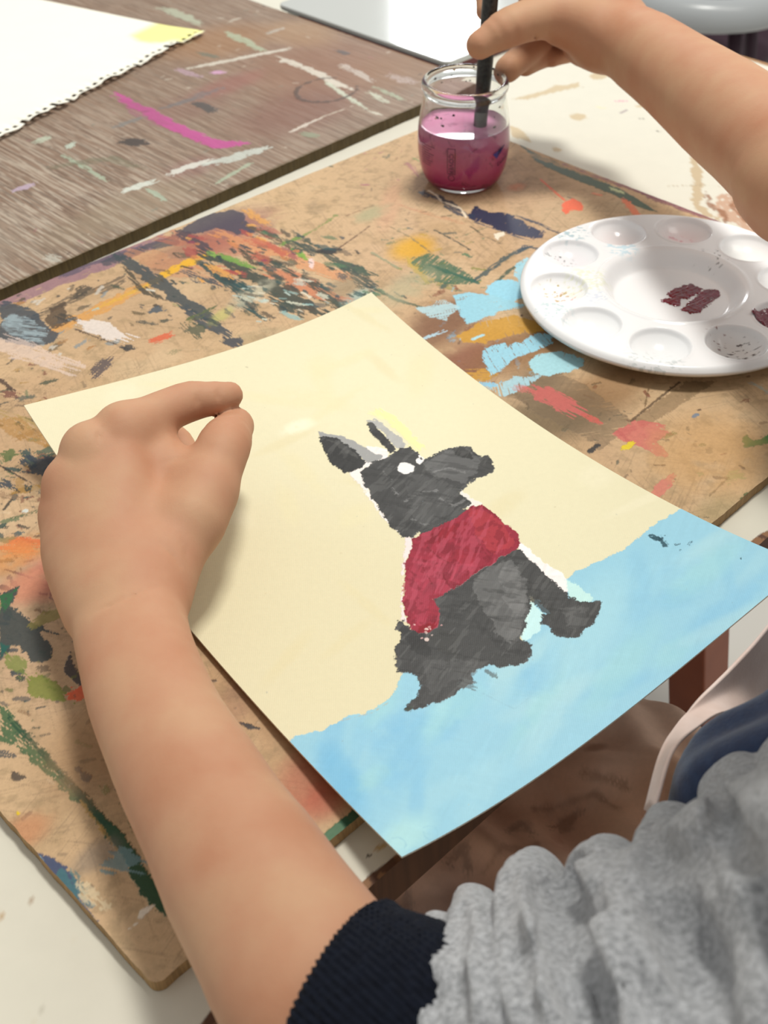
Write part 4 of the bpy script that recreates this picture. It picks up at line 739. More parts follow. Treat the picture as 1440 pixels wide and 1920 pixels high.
P.lay((slice(None), slice(None)), (rd_*sstep(.58, .66, P.streak(P.X, P.Y, .6, 2.6, 10, 331))*.35).astype(np.float32), '#c4566a', 0.9)
gy_ = sstep(.5, .7, P.th)*(P.rgb.max(-1)-P.rgb.min(-1) < .02)*(P.rgb[..., 0] < .2)
P.lay((slice(None), slice(None)), (gy_*sstep(.60, .66, P.streak(P.X, P.Y, .35, 2.2, 12, 341))*.2).astype(np.float32), '#7c7c7b', 0.9)
P.lay((slice(None), slice(None)), (gy_*sstep(.62, .68, P.streak(P.X, P.Y, -.9, 2.4, 12, 351))*.35).astype(np.float32), '#2e2e2e', 0.9)
P.th += (0.10*(fbm(P.X/1.6, P.Y/1.6, 3, 361)-.5)).astype(np.float32)+(0.10*(P.streak(P.X, P.Y, .5, 2.6, 30, 371)-.5)*blue_[..., 0]).astype(np.float32)
P.th[:] = np.clip(P.th, 0, 1)
DK = '#1e4350'
for p, w_ in (([(211.0,70.7),(212.1,70.0)], 2.2), ([(211.6,68.1),(211.7,64.7)], 3), ([(212.6,66.2),(212.1,64.3)], 3.6), ([(211.2,62.2),(210.7,60.3)], 2.6), ([(213.4,68.4),(215.8,65.7)], 0.8), ([(213.6,56.8),(215.6,55.6)], 0.8), ([(211.3,53.3),(212.2,52.1)], 0.8), ([(217.9,52.2),(219.9,53.0)], 1.4), ([(224.9,27.3),(224.2,26.1)], 0.7), ([(210.2,69.6),(210.7,66.6)], 1.2)):
    P.stroke(p, w_, DK, 0.9, rough=0.8, dry=0.3, thick=0.9)
P.specks(0, 237, 0, 341, 40, 0.15, 0.45, ['#8a7a64', '#c8b48c', '#7c8a90'], 0.5, 51)
m_sheet = painted_mat('acrylic_on_card', 0.5, 0.34, 300, 0.02, 0.35, weave=True)
sheet = canvas_mesh('painting_sheet', P, lambda X, Y: sheet_pos(X*1000/(SW*1000), Y*1000/(SL*1000)), m_sheet, None, None, side='#ded6c4', thick=0.0011)
tag(sheet, 'painting of a grey dog in a red jumper on cream and sky blue', 'painting')

# ------------------------------------------------------------------ torn spiral-pad page on the plywood board
m_paper = painted_mat('pad_paper', 0.75, 0.6, 30, 0.015, 0.1)
def torn_page():
    e0 = np.array([(349.4,692.8)][0])/1000; e1 = np.array([(622.6,766.0)][0])/1000   # the punched edge runs between these
    e0 = e0-(e1-e0)*0.14
    ln = np.linalg.norm(e1-e0); t = (e1-e0)/ln; n = np.array([-t[1], t[0]])     # n points away from the camera, into the page
    pitch = 0.0093; hole = 0.0042
    vs = []; fs = []; col = []
    xs_ = [0.0]
    k = 0
    while xs_[-1] < ln-0.002:
        xs_ += [xs_[-1]+(pitch-hole), xs_[-1]+pitch]; k += 1
    xs_ = [x for x in xs_ if x < ln]+[ln]
    r = random.Random(5)
    rows = [0.0, 0.0030, 0.0072]+[0.0072+0.012*j for j in range(1, 26)]
    cut = []
    jag = {}
    for j, d in enumerate(rows):
        for i, x in enumerate(xs_):
            dd = d
            if j == 0: dd = -0.0004+r.uniform(-0.0008, 0.0012)+0.0010*math.sin(x*95)
            p = e0+t*x+n*dd
            edge = max(0, 1-d/0.05)
            z = 0.0036+0.0002*j*0+edge*(0.0016+0.0022*math.sin(x*38+1)**2+0.0018*math.sin(x*97)**2*(0.4+0.6*(j < 3)))
            vs.append((p[0], p[1], z))
            a, b = p
            q = np.array([(598.8,791.8)][0])/1000
            dist = math.hypot((a-q[0])/0.036, (b-q[1])/0.034)
            m = float(1-sstep(0.85, 1.05, np.float64(dist+0.25*(vn(np.array([a*200]), np.array([b*200]))[0]-.5))))
            c = np.array(lin('#f4f2e6'))*(1-m)+np.array(lin('#f1ef9e'))*m
            col.append((*c, m))
    nx = len(xs_)
    for j in range(len(rows)-1):
        for i in range(nx-1):
            if j == 1 and i % 2 == 1 and i > 0: continue
            if j == 0 and i % 2 == 1 and r.random() < 0.14: continue
            fs.append((j*nx+i, j*nx+i+1, (j+1)*nx+i+1, (j+1)*nx+i))
    o = mesh_obj('torn_paper', vs, fs, m_paper, None, True, BOARD_M)
    at = o.data.color_attributes.new('pigment', 'FLOAT_COLOR', 'POINT')
    if len(o.data.vertices) == len(col): at.data.foreach_set('color', np.array(col, np.float32).ravel())
    s = o.modifiers.new('thickness', 'SOLIDIFY'); s.thickness = 0.0003; s.offset = 0
    tag(o, 'white pad page with torn punched edge and pale yellow blob in its corner', 'paper')
torn_page()

# ------------------------------------------------------------------ white glossy board at the back
m_white = mat('white_gloss', '#c2c5c4', 0.1, noise=(5, '#bcc0be', 0.5), coat=0.3)
m_edge = mat('dark_red_edge', '#6a2a2c', 0.5)
wt = empty('white_panel', W(0.724, 0.46, -0.007), YAW); tag(wt, 'glossy white plastic panel with rounded corner, shining beyond the plywood board', 'panel')
def rounded_slab(name, x0, x1, y0, y1, z0, z1, r, mat_, parent, bev):
    pts = []
    for cx, cy, a0 in ((x1-r, y1-r, 0), (x0+r, y1-r, 90), (x0+r, y0+r, 180), (x1-r, y0+r, 270)):
        for k in range(9):
            t = math.radians(a0+k*90/8); pts.append((cx+r*math.cos(t), cy+r*math.sin(t)))
    n = len(pts); vs = [(x, y, z0) for x, y in pts]+[(x, y, z1) for x, y in pts]
    fs = [tuple(range(n-1, -1, -1)), tuple(range(n, 2*n))]+[(i, (i+1) % n, n+(i+1) % n, n+i) for i in range(n)]
    o = mesh_obj(name, vs, fs, mat_, parent, False, BOARD_M); bevel(o, bev, 3); return o
rounded_slab('panel_face', 0.7235, 0.938, 0.533, 0.775, 0.0008, 0.0062, 0.009, m_white, wt, 0.0015)
rounded_slab('panel_base', 0.7225, 0.936, 0.536, 0.742, -0.0068, 0.0010, 0.004, m_edge, wt, 0.0006)


# ------------------------------------------------------------------ palette with ten wells
PX, PY, PR = 0.1932, 0.6866, 0.0998
m_pal = painted_mat('palette_plastic', 0.16, 0.22, 18, 0.01, 0.04)
pal = empty('paint_palette', (PX, PY, 0.0006), 0); tag(pal, 'round white plastic palette with ten wells and dark red paint, on the brown board', 'palette')
WELLS = [math.radians(1+36*k) for k in range(10)]
def pal_z(x, y):
    r = np.hypot(x, y); z = 0.0138+0*r
    dish = sstep(0.0365, 0.0470, r); z = z-0.0104*(1-dish)-0.0006*sstep(0.046, 0.052, r)*0
    z = z+0.0009*np.exp(-((r-0.0488)/0.0016)**2)
    for a in WELLS:
        d = np.hypot(x-0.0752*np.cos(a), y-0.0752*np.sin(a))/0.0193
        z = z-0.0098*np.clip(1-d*d, 0, 1)**0.72*sstep(1.0, 0.9, d)
        z = z+0.0004*np.exp(-((d-1.02)/0.05)**2)
    z = z-0.0032*np.clip((r-(PR-0.0042))/0.0042, 0, 1)**2
    return z
rs = np.r_[np.arange(0, 34)*0.0011, np.arange(0.0375, PR-0.004, 0.00055), np.linspace(PR-0.004, PR, 12)]; nt_ = 760
th = np.arange(nt_)*2*math.pi/nt_
Rr, Tt = np.meshgrid(rs, th, indexing='ij'); px_, py_ = Rr*np.cos(Tt), Rr*np.sin(Tt)
top = np.stack([px_, py_, pal_z(px_, py_)], -1)
rim = top[-1:].copy(); rim[..., 2] -= 0.0022; rim[..., :2] *= 0.998
rs2 = rs[::-1][::3]; R2, T2 = np.meshgrid(rs2, th, indexing='ij'); bx_, by_ = R2*np.cos(T2)*0.985, R2*np.sin(T2)*0.985
bot = np.stack([bx_, by_, pal_z(bx_, by_)-0.0019], -1); bot[..., 2] = np.maximum(bot[..., 2], 0.0002)
V = np.concatenate([top, rim, bot]); nr = len(V)
ii, jj = np.meshgrid(np.arange(nr-1), np.arange(nt_), indexing='ij')
F = np.stack([ii*nt_+jj, (ii+1)*nt_+jj, (ii+1)*nt_+(jj+1) % nt_, ii*nt_+(jj+1) % nt_], -1).reshape(-1, 4)
pm = mesh_obj('palette_dish', V.reshape(-1, 3), F.astype(np.int32), m_pal, pal, True, Matrix.Translation((PX, PY, 0.0006)))
cx_, cy_ = V[..., 0], V[..., 1]
pc = np.empty(V.shape, np.float32); pc[:] = lin('#f5f6f8'); ta = np.zeros(cx_.shape, np.float32)
def tint(m, c):
    global pc
    pc = pc*(1-m[..., None])+np.array(lin(c), np.float32)*m[..., None]
for k, (c, a) in {0: ('#e6eae6', .3), 1: ('#dfe6dd', .3), 2: ('#ecd4d6', .55), 3: ('#e0d2d2', .55), 4: ('#d6c8d0', .35), 5: ('#e8dcda', .3), 6: ('#e2e4e0', .2), 7: ('#dde3e2', .2), 8: ('#d4d2ce', .5)}.items():
    d = np.hypot(cx_-0.0752*math.cos(WELLS[k]), cy_-0.0752*math.sin(WELLS[k]))/0.0195
    tint(((1-sstep(0.3, 1.05, d))*a).astype(np.float32), c)
nz = fbm(cx_*420, cy_*700, 4, 13)
def region(x, y, r): return 1-sstep(0.5, 1.0, np.hypot(cx_-x, cy_-y)/r)
for ang, rad, rr, c, th_, a in ((128, .094, .018, '#8fb8c4', .56, .7), (118, .055, .014, '#a9d4e6', .5, .6), (108, .066, .01, '#9a5a54', .62, .8), (181, .07, .014, '#d85a7a', .68, .9), (176, .076, .014, '#b4a040', .69, .9),
        (200, .088, .016, '#9ec4cc', .58, .5), (252, .09, .022, '#b4c0c0', .6, .5), (147, .082, .014, '#4c5c60', .70, .9), (292, .075, .016, '#4a3c3c', .66, .9), (285, .062, .01, '#7a3438', .7, .9), (45, .048, .014, '#5a5a5a', .68, .8), (172, .055, .02, '#dfe4b0', .5, .4), (196, .055, .01, '#b8c8e4', .55, .4), (75, .075, .012, '#dc8a9a', .6, .6)):
    w = math.radians(ang); tint((region(rad*math.cos(w), rad*math.sin(w), rr)*sstep(th_, th_+0.05, nz)*a).astype(np.float32), c)
at = pm.data.color_attributes.new('pigment', 'FLOAT_COLOR', 'POINT')
at.data.foreach_set('color', np.concatenate([pc, ta[..., None]], -1).astype(np.float32).ravel())

def paint_blob(name, pts, zf, mat_, parent, h=0.0007, ridge=0.0, ang=0.0, step=0.0005, seed=3, rough=1.4, dry=0.0):
    P_ = np.array(pts); cv = Canvas(np.arange(P_[:, 0].min()-2, P_[:, 0].max()+2, step*1000), np.arange(P_[:, 1].min()-2, P_[:, 1].max()+2, step*1000), '#000000')
    cv.n = seed; cv.poly(pts, '#ffffff', 1, rough=rough, soft=1.0, dry=dry, ang=ang, w=0.7)
    m = cv.rgb[..., 0]; X = cv.X/1000; Y = cv.Y/1000
    st = cv.streak(cv.X, cv.Y, ang, 0.55, 9, 5)
    z = zf(X, Y)-0.00015+h*np.clip(m, 0, 1)**0.5*(0.7+0.5*fbm(cv.X/2.5, cv.Y/2.5, 3, 4))+ridge*(st-0.5)*np.clip(m*1.5, 0, 1)
    keep = m > 0.08
    idx = -np.ones(m.shape, int); idx[keep] = np.arange(keep.sum())
    q = np.stack([idx[:-1, :-1], idx[:-1, 1:], idx[1:, 1:], idx[1:, :-1]], -1).reshape(-1, 4); q = q[(q >= 0).all(1)]
    return mesh_obj(name, np.stack([X[keep], Y[keep], z[keep]], -1), q.astype(np.int32), mat_, parent, True)
m_wine = mat('wet_wine_paint', '#6a0f28', 0.12, noise=(160, '#84183a', 0.7), coat=0.6)
def loc_pal(pts, dz):       # millimetres in the board frame, to metres... in the palette's own millimetres
    out = []
    for a, b in pts:
        x, y, _z = W(a/1000, b/1000); out.append(((x-PX)*1000, (y-PY)*1000))
    return out
def pz(X, Y): return pal_z(X, Y)
def on_pal(pts): return loc_pal(pts, 0)
sm = [(527.6,149.6),(535.8,149.4),(538.1,150.3),(542.7,147.1),(546.0,148.0),(550.5,144.0),(550.7,140.5),(549.7,135.6),(544.2,134.0),(537.3,136.3),(532.4,135.0),(530.5,138.6),(525.6,137.3),(523.2,134.9),(519.5,136.5),(519.3,140.6),(517.5,145.6),(522.4,147.0),(527.2,142.6)]
sm2 = [(519.1,131.3),(530.0,132.6),(542.5,134.2),(550.1,134.5),(555.0,130.1),(554.3,125.2),(551.7,123.0),(540.5,121.7),(532.6,121.9),(522.1,120.3),(519.0,125.1)]
for i_, (p_, dr_) in enumerate(((sm, 0.02), (sm2, 0.33))):
    b_ = paint_blob('wet_paint', [(x, y) for x, y in on_pal(p_)], pz, m_wine, None, 0.0006, 0.0007, 0.62, 0.0004, 3+i_, 1.2, dr_)
    b_.location = (PX, PY, 0.0006); bpy.context.view_layer.update(); b_.parent = pal; b_.matrix_parent_inverse = pal.matrix_world.inverted()
a9 = WELLS[9]; wc = (75.2*math.cos(a9), 75.2*math.sin(a9))
b_ = paint_blob('wet_paint', [(wc[0]+(15+4.5*math.sin(3*t)+2*math.sin(5*t+1))*math.cos(t)-1, wc[1]+(13+3*math.sin(4*t))*math.sin(t)) for t in np.linspace(0, 2*math.pi, 26)[:-1]], pz, m_wine, None, 0.0028, 0.0012, 0.4, 0.0005, 9)
b_.location = (PX, PY, 0.0006); bpy.context.view_layer.update(); b_.parent = pal; b_.matrix_parent_inverse = pal.matrix_world.inverted()

# ------------------------------------------------------------------ glass jar of pink rinsing water
JX, JY = 0.0672, 0.8745
def glass_mat():
    m, nt, p = new_mat('clear_glass')
    p.inputs['Base Color'].default_value = (0.93, 0.95, 0.94, 1); p.inputs['Roughness'].default_value = 0.03
    p.inputs['Transmission Weight'].default_value = 1.0; p.inputs['IOR'].default_value = 1.45
    return m
def water_mat():
    m, nt, p = new_mat('pink_water')
    tc = nd(nt, 'ShaderNodeTexCoord'); sx = nd(nt, 'ShaderNodeSeparateXYZ'); nt.links.new(tc.outputs['Object'], sx.inputs[0])
    t = nd(nt, 'ShaderNodeTexNoise'); t.inputs['Scale'].default_value = 55; t.inputs['Detail'].default_value = 4; nt.links.new(tc.outputs['Object'], t.inputs['Vector'])
    mm = nd(nt, 'ShaderNodeMath', operation='MULTIPLY_ADD'); mm.inputs[1].default_value = 0.016; nt.links.new(t.outputs[0], mm.inputs[0]); nt.links.new(sx.outputs[2], mm.inputs[2])
    r = nd(nt, 'ShaderNodeValToRGB'); mr = nd(nt, 'ShaderNodeMapRange'); mr.inputs[1].default_value = 0.006; mr.inputs[2].default_value = 0.058
    nt.links.new(mm.outputs[0], mr.inputs[0]); nt.links.new(mr.outputs[0], r.inputs[0])
    e = r.color_ramp.elements; e[0].position = 0.0; e[0].color = (*lin('#d02c68'), 1); e[1].position = 1.0; e[1].color = (*lin('#e6a0c6'), 1)
    k = r.color_ramp.elements.new(0.45); k.color = (*lin('#e4609f'), 1)
    n2 = nd(nt, 'ShaderNodeTexNoise'); n2.inputs['Scale'].default_value = 95; n2.inputs['Detail'].default_value = 5; n2.inputs['Distortion'].default_value = 1.5; nt.links.new(tc.outputs['Object'], n2.inputs['Vector'])
    m2 = nd(nt, 'ShaderNodeMapRange'); m2.inputs[1].default_value = 0.60; m2.inputs[2].default_value = 0.74; m2.inputs[4].default_value = 0.55; nt.links.new(n2.outputs[0], m2.inputs[0])
    mx = nd(nt, 'ShaderNodeMix', data_type='RGBA'); mx.inputs[7].default_value = (*lin('#5c1c3c'), 1); nt.links.new(m2.outputs[0], mx.inputs[0]); nt.links.new(r.outputs[0], mx.inputs[6])
    nt.links.new(mx.outputs[2], p.inputs['Base Color'])
    p.inputs['Roughness'].default_value = 0.04; p.inputs['IOR'].default_value = 1.33; p.inputs['Transmission Weight'].default_value = 0.05; p.inputs['Specular IOR Level'].default_value = 0.35
    return m
jar = empty('glass_jar', (JX, JY, 0.0001), 0); tag(jar, 'rounded glass yoghurt jar with pink rinsing water and the brush, on the brown board', 'jar')
JM = Matrix.Translation((JX, JY, 0.0001))
outer = [(0, 0.0006), (0.020, 0.0004), (0.0235, 0.0), (0.0262, 0.0012), (0.0300, 0.0060), (0.0330, 0.0140), (0.0347, 0.0240), (0.0352, 0.0340), (0.0348, 0.0430), (0.0336, 0.0530), (0.0320, 0.0620), (0.0309, 0.0680), (0.0307, 0.0710), (0.0318, 0.0728), (0.0326, 0.0752), (0.0325, 0.0775), (0.0314, 0.0795), (0.0300, 0.0800)]
inner = [(0.0288, 0.0793), (0.0282, 0.0770), (0.0282, 0.0700), (0.0290, 0.0660), (0.0302, 0.0600), (0.0318, 0.0520), (0.0328, 0.0430), (0.0332, 0.0340), (0.0327, 0.0245), (0.0310, 0.0150), (0.0280, 0.0080), (0.0240, 0.0048), (0.0180, 0.0040), (0, 0.0046)]
def smoothprof(p, n=3):
    for _ in range(2):
        q = [p[0]]
        for a, b in zip(p[:-1], p[1:]): q += [(a[0]*.75+b[0]*.25, a[1]*.75+b[1]*.25), (a[0]*.25+b[0]*.75, a[1]*.25+b[1]*.75)]
        p = q+[p[-1]]
    return p
v, f = lathe(smoothprof(outer+inner), 96)
mesh_obj('glass_body', v, f, glass_mat(), jar, True, JM)
LV = 0.0475
win = [(r+0.0003, z) for r, z in smoothprof(inner)[::-1] if z < LV]
wr = win[-1][0]
win = win+[(wr, LV), (wr-0.0006, LV-0.0004), (wr-0.002, LV-0.0006), (0, LV-0.0006)]; win[0] = (0, 0.0043)
v, f = lathe(win, 96)
mesh_obj('rinsing_water', v, [tuple(reversed(q)) for q in f], water_mat(), jar, True, JM)
m_ink = mat('dark_print', '#3a0f3c', 0.5); m_blue = mat('blue_print', '#3a2f86', 0.5)
def jar_r(z):
    pr = smoothprof(outer); return float(np.interp(z, [q[1] for q in pr[6:]], [q[0] for q in pr[6:]]))+0.00015
def print_on_jar(name, verts2, faces, phi0, z0, mat_):      # flat artwork (x right, y up, metres) wrapped round the glass
    vs = []
    for x, y in verts2:
        z = z0+y; r = jar_r(z); ph = phi0+x/r; vs.append((r*math.sin(ph), -r*math.cos(ph), z))
    return mesh_obj(name, vs, faces, mat_, jar, False, JM)
def text_mesh(txt, size, rot=0.0):
    cu = bpy.data.curves.new('lettering', 'FONT'); cu.body = txt; cu.size = size; cu.resolution_u = 3; cu.align_x = 'CENTER'; cu.align_y = 'CENTER'
    ob = bpy.data.objects.new('lettering', cu); COL.objects.link(ob); bpy.context.view_layer.update()
    me = bpy.data.meshes.new_from_object(ob.evaluated_get(bpy.context.evaluated_depsgraph_get()))
    c, s_ = math.cos(rot), math.sin(rot)
    vv = [(q.co.x*c-q.co.y*s_, q.co.x*s_+q.co.y*c) for q in me.vertices]; ff = [tuple(p.vertices) for p in me.polygons]
    bpy.data.objects.remove(ob, do_unlink=True); return vv, ff
v, f = text_mesh('COVER', 0.0052, -math.pi/2); print_on_jar('printed_lettering', v, f, -0.33, 0.0285, m_ink)
vv = []; ff = []
for x0, x1, y0, y1 in ((-.0031, .0031, .0118, .0122), (-.0031, -.0027, -.0080, .0122), (.0027, .0031, -.0080, .0122), (-.0031, .0031, -.0084, -.0080)):
    k = len(vv); n = 5
    for q in range(n): vv += [(x0+(x1-x0)*q/(n-1), y0), (x0+(x1-x0)*q/(n-1), y1)]
    ff += [(k+2*q, k+2*q+2, k+2*q+3, k+2*q+1) for q in range(n-1)]
for q in range(20):
    t0, t1 = 2*math.pi*q/20, 2*math.pi*(q+1)/20; k = len(vv)
    for t in (t0, t1): vv += [(0.0026*math.cos(t), -.0115+0.0026*math.sin(t)), (0.0022*math.cos(t), -.0115+0.0022*math.sin(t))]
    ff.append((k, k+2, k+3, k+1))
print_on_jar('printed_frame', vv, ff, -0.33, 0.0285, m_ink)
vv = []; ff = []; r = random.Random(12)      # rows of print too small to read
for row in range(9):
    x = -0.0075; y = 0.008-row*0.0019
    while x < 0.006-0.002*(row % 3):
        w_ = r.uniform(0.0006, 0.0022); k = len(vv); vv += [(x, y), (x+w_, y), (x+w_, y+0.0005), (x, y+0.0005)]; ff.append((k, k+1, k+2, k+3)); x += w_+0.0004
print_on_jar('printed_rows', vv, ff, -0.95, 0.0300, m_ink)
v, f = text_mesh('Delice', 0.0050, 0.25); print_on_jar('printed_lettering', v, f, 0.95, 0.0250, m_ink)
print_on_jar('printed_triangle', [(-0.006, -0.001), (-0.002, -0.0055), (0.003, -0.0015), (0.008, 0.0028), (0.003, 0.0018), (-0.002, 0.0)], [(0, 1, 2, 3, 4, 5)], 0.78, 0.0345, m_blue)
# paint crumbs dried on the glass rim and wall
m_dirt = mat('dried_paint', '#33302c', 0.7); m_dirt2 = mat('dried_ochre', '#b98f3c', 0.7)
r = random.Random(4); vs = []; fs = []
for i in range(26):
    ph = r.uniform(1.9, 4.2) if i < 18 else r.uniform(-1, 1); z = r.uniform(0.066, 0.0785) if i < 18 else r.uniform(0.05, 0.066)
    rr = (0.0283 if z > 0.066 else 0.0300) - 0.0001; s_ = r.uniform(0.0004, 0.0016); k = len(vs)
    for q in range(6):
        t = q*math.pi/3; p2 = ph+s_*math.cos(t)*r.uniform(.5, 1.6)/rr; vs.append((rr*math.sin(p2), -rr*math.cos(p2), z+s_*math.sin(t)*0.7))
    mesh_obj('paint_crumb', vs[k:], [(0, 1, 2, 3, 4, 5)], m_dirt2 if i % 6 == 5 else m_dirt, jar, False, JM)

# ------------------------------------------------------------------ brush standing in the jar, held by the hand
m_handle = mat('black_lacquer', '#161718', 0.35, noise=(420, '#565a54', 0.28), bump=(300, 0.3, 0.0004)); m_fer = mat('dull_metal', '#6b6866', 0.4, metal=0.7); m_bris = mat('dark_bristle', '#2a1c22', 0.8)
B0 = Vector((0.0768,0.8626,0.0124)); B1 = Vector((0.0810,0.8752,0.0785)); ax = (B1-B0).normalized()
br = empty('paint_brush', tuple(B0), 0); tag(br, 'black-handled paint brush standing in the glass jar, held in the right hand', 'brush')
def seg(name, s0, s1, prof, m_):
    ts = np.linspace(0, 1, len(prof)); v, f = tube([B0+ax*(s0+(s1-s0)*t) for t in ts], prof, 24); return mesh_obj(name, v, f, m_, br, True)
seg('bristles', 0.0, 0.022, [0.001, 0.0035, 0.0050, 0.0052, 0.0046], m_bris)
seg('ferrule', 0.020, 0.046, [0.0046, 0.0048, 0.0050, 0.0050], m_fer)
seg('handle', 0.045, 0.21, [0.0050, 0.0057, 0.0060, 0.0058, 0.0056, 0.0050, 0.0042, 0.0030], m_handle)

# ------------------------------------------------------------------ stool beyond the far edge of the table
stl = empty('stool', (1.0085,3.7513,-0.7570), 0)
sp = Vector((0.6169,2.2948,-0.3000))
stl.location = (sp.x, sp.y, -0.757); bpy.context.view_layer.update()
tag(stl, 'round stool with a pale grey rim and black seat, beyond the far table edge', 'stool')
m_grey = mat('grey_plastic', '#a9adb0', 0.28); m_blk = mat('black_pad', '#121316', 0.7); m_mar = mat('maroon_metal', '#3a2230', 0.5)
SMx = Matrix.Translation((sp.x, sp.y, 0))
prof = [(0.118, -0.306), (0.128, -0.292), (0.142, -0.286), (0.158, -0.288), (0.170, -0.298), (0.176, -0.314), (0.174, -0.334), (0.160, -0.342), (0.12, -0.340), (0.118, -0.306)]
v, f = lathe(smoothprof(prof), 80); mesh_obj('seat_rim', v, f, m_grey, stl, True, SMx)
v, f = lathe(smoothprof([(0, -0.305), (0.09, -0.305), (0.117, -0.310), (0.119, -0.330), (0, -0.332)]), 48); mesh_obj('seat_pad', v, f, m_blk, stl, True, SMx)
for k in range(4):
    a = math.radians(20+90*k); v, f = tube([(sp.x+0.11*math.cos(a), sp.y+0.11*math.sin(a), -0.335), (sp.x+0.17*math.cos(a), sp.y+0.17*math.sin(a), -0.757)], [0.013, 0.011], 14); mesh_obj('leg', v, f, m_mar, stl, True)
v, f = lathe([(0.132, -0.60), (0.142, -0.60), (0.142, -0.59), (0.132, -0.59), (0.132, -0.60)], 40); mesh_obj('foot_ring', v, f, m_mar, stl, True, SMx)
# dark bag under it
m_bag = mat('plum_cloth', '#33202c', 0.85, noise=(14, '#4a3040', 0.6), bump=(60, 0.4, 0.004), sheen=0.3)
bp = np.array((0.8792,2.9711,-0.6600))
fld = Field([Ell(bp+[0.02, 0.05, -0.02], (0.15, 0.11, 0.085), 0.03), Ell(bp+[-0.03, 0.04, 0.02], (0.09, 0.08, 0.07), 0.04), Ell(bp+[0.08, 0.05, 0.03], (0.06, 0.06, 0.05), 0.04)],
            disp=lambda P_: 0.006*np.sin(P_[:, 0]*70+3*np.sin(P_[:, 2]*40))*np.sin(P_[:, 1]*30+P_[:, 2]*25))
v, f = skin(fld, bp-[0.25, 0.2, 0.15], bp+[0.25, 0.25, 0.18], 0.006)
v[:, 2] = np.maximum(v[:, 2], -0.7568)
tag(mesh_obj('cloth_bag', v, f, m_bag), 'dark plum cloth bag lying on the floor under the grey stool', 'bag')

# ------------------------------------------------------------------ the person painting: one body, clothes as its children
def skin_mat():
    m, nt, p = new_mat('skin')
    tc = nd(nt, 'ShaderNodeTexCoord')
    t = nd(nt, 'ShaderNodeTexNoise'); t.inputs['Scale'].default_value = 26; t.inputs['Detail'].default_value = 5; nt.links.new(tc.outputs['Object'], t.inputs['Vector'])
    r = nd(nt, 'ShaderNodeValToRGB'); nt.links.new(t.outputs[0], r.inputs[0])
    e = r.color_ramp.elements; e[0].position = 0.30; e[0].color = (*lin('#b98466'), 1); e[1].position = 0.66; e[1].color = (*lin('#c29878'), 1)
    k = e.new(0.48); k.color = (*lin('#be8e70'), 1)
    nt.links.new(r.outputs[0], p.inputs['Base Color'])
    p.inputs['Roughness'].default_value = 0.62; p.inputs['Specular IOR Level'].default_value = 0.28
    p.inputs['Subsurface Weight'].default_value = 0.12; p.inputs['Subsurface Radius'].default_value = (1.0, 0.35, 0.2); p.inputs['Subsurface Scale'].default_value = 0.004
    v = nd(nt, 'ShaderNodeTexVoronoi'); v.inputs['Scale'].default_value = 900; nt.links.new(tc.outputs['Object'], v.inputs['Vector'])
    w = nd(nt, 'ShaderNodeTexNoise'); w.inputs['Scale'].default_value = 170; w.inputs['Detail'].default_value = 5; nt.links.new(tc.outputs['Object'], w.inputs['Vector'])
    a = nd(nt, 'ShaderNodeMath', operation='MULTIPLY_ADD'); a.inputs[1].default_value = 0.25; nt.links.new(v.outputs[0], a.inputs[0]); nt.links.new(w.outputs[0], a.inputs[2])
    b = nd(nt, 'ShaderNodeBump'); b.inputs['Strength'].default_value = 0.22; b.inputs['Distance'].default_value = 0.0005
    nt.links.new(a.outputs[0], b.inputs['Height']); nt.links.new(b.outputs[0], p.inputs['Normal'])
    return m
m_skin = skin_mat()
def up(p, dz): return (p[0], p[1], p[2]+dz)
LEL = (-0.0014,0.1689,0.0460)       # left elbow
LSH = (0.142, 0.155, 0.18)
RSH = (0.350, 0.400, 0.17)
REL = (0.2539,0.6165,0.1080)
# --- left forearm and hand
K2, K3, K4, K5 = (-0.1258,0.4664,0.0700), (-0.1409,0.4544,0.0670), (-0.1502,0.4415,0.0570), (-0.1528,0.4320,0.0450)
WR = (-0.1181,0.3836,0.0360)
base = []
base += chain([(-0.1116,0.3984,0.0400), (-0.1081,0.3864,0.0380), (-0.1027,0.3570,0.0410), (-0.0879,0.3155,0.0440), (-0.0641,0.2693,0.0460), (-0.0439,0.2343,0.0470), (-0.0199,0.1935,0.0500)], [.0165, .0172, .0172, .0183, .0208, .0236, .0255], 0.016)
base += chain([(-0.1279,0.3995,0.0360), (-0.1273,0.3858,0.0340), (-0.1193,0.3565,0.0370), (-0.1009,0.3108,0.0400), (-0.0769,0.2677,0.0420), (-0.0504,0.2227,0.0440), (-0.0241,0.1830,0.0480), LEL], [.0155, .0160, .0165, .0182, .0212, .0250, .0285, .031], 0.016)
base += chain([(-0.1167,0.3839,0.0380), (-0.1200,0.4066,0.0460), K2], [.0175, .0150, .0105], 0.012)
base += chain([(-0.1206,0.3850,0.0370), (-0.1299,0.4069,0.0460), K3], [.0170, .0145, .0110], 0.012)
base += chain([(-0.1257,0.3848,0.0350), (-0.1394,0.4079,0.0420), K4], [.0155, .0138, .0107], 0.012)
base += chain([(-0.1299,0.3845,0.0320), (-0.1454,0.4072,0.0360), K5], [.0150, .0132, .0102], 0.012)
base += chain([(-0.1066,0.3898,0.0380), (-0.0945,0.4190,0.0440), (-0.0851,0.4408,0.0500)], [.0160, .0155, .0135], 0.013)
base += chain([(-0.1051,0.4295,0.0400), (-0.1117,0.4518,0.0500)], [.014, .0085], 0.016)
base += chain([(-0.1136,0.4687,0.0560), (-0.0952,0.4500,0.0510)], [.0125, .0105], 0.010)
base += [Ell((-0.1307,0.4313,0.0340), (.024, .030, .014), 0.015)]
base += [Cone(K2, up(K2, .0008), .0108, .0108, .006), Cone(K3, up(K3, .0008), .0112, .0112, .006)]
limbs = []
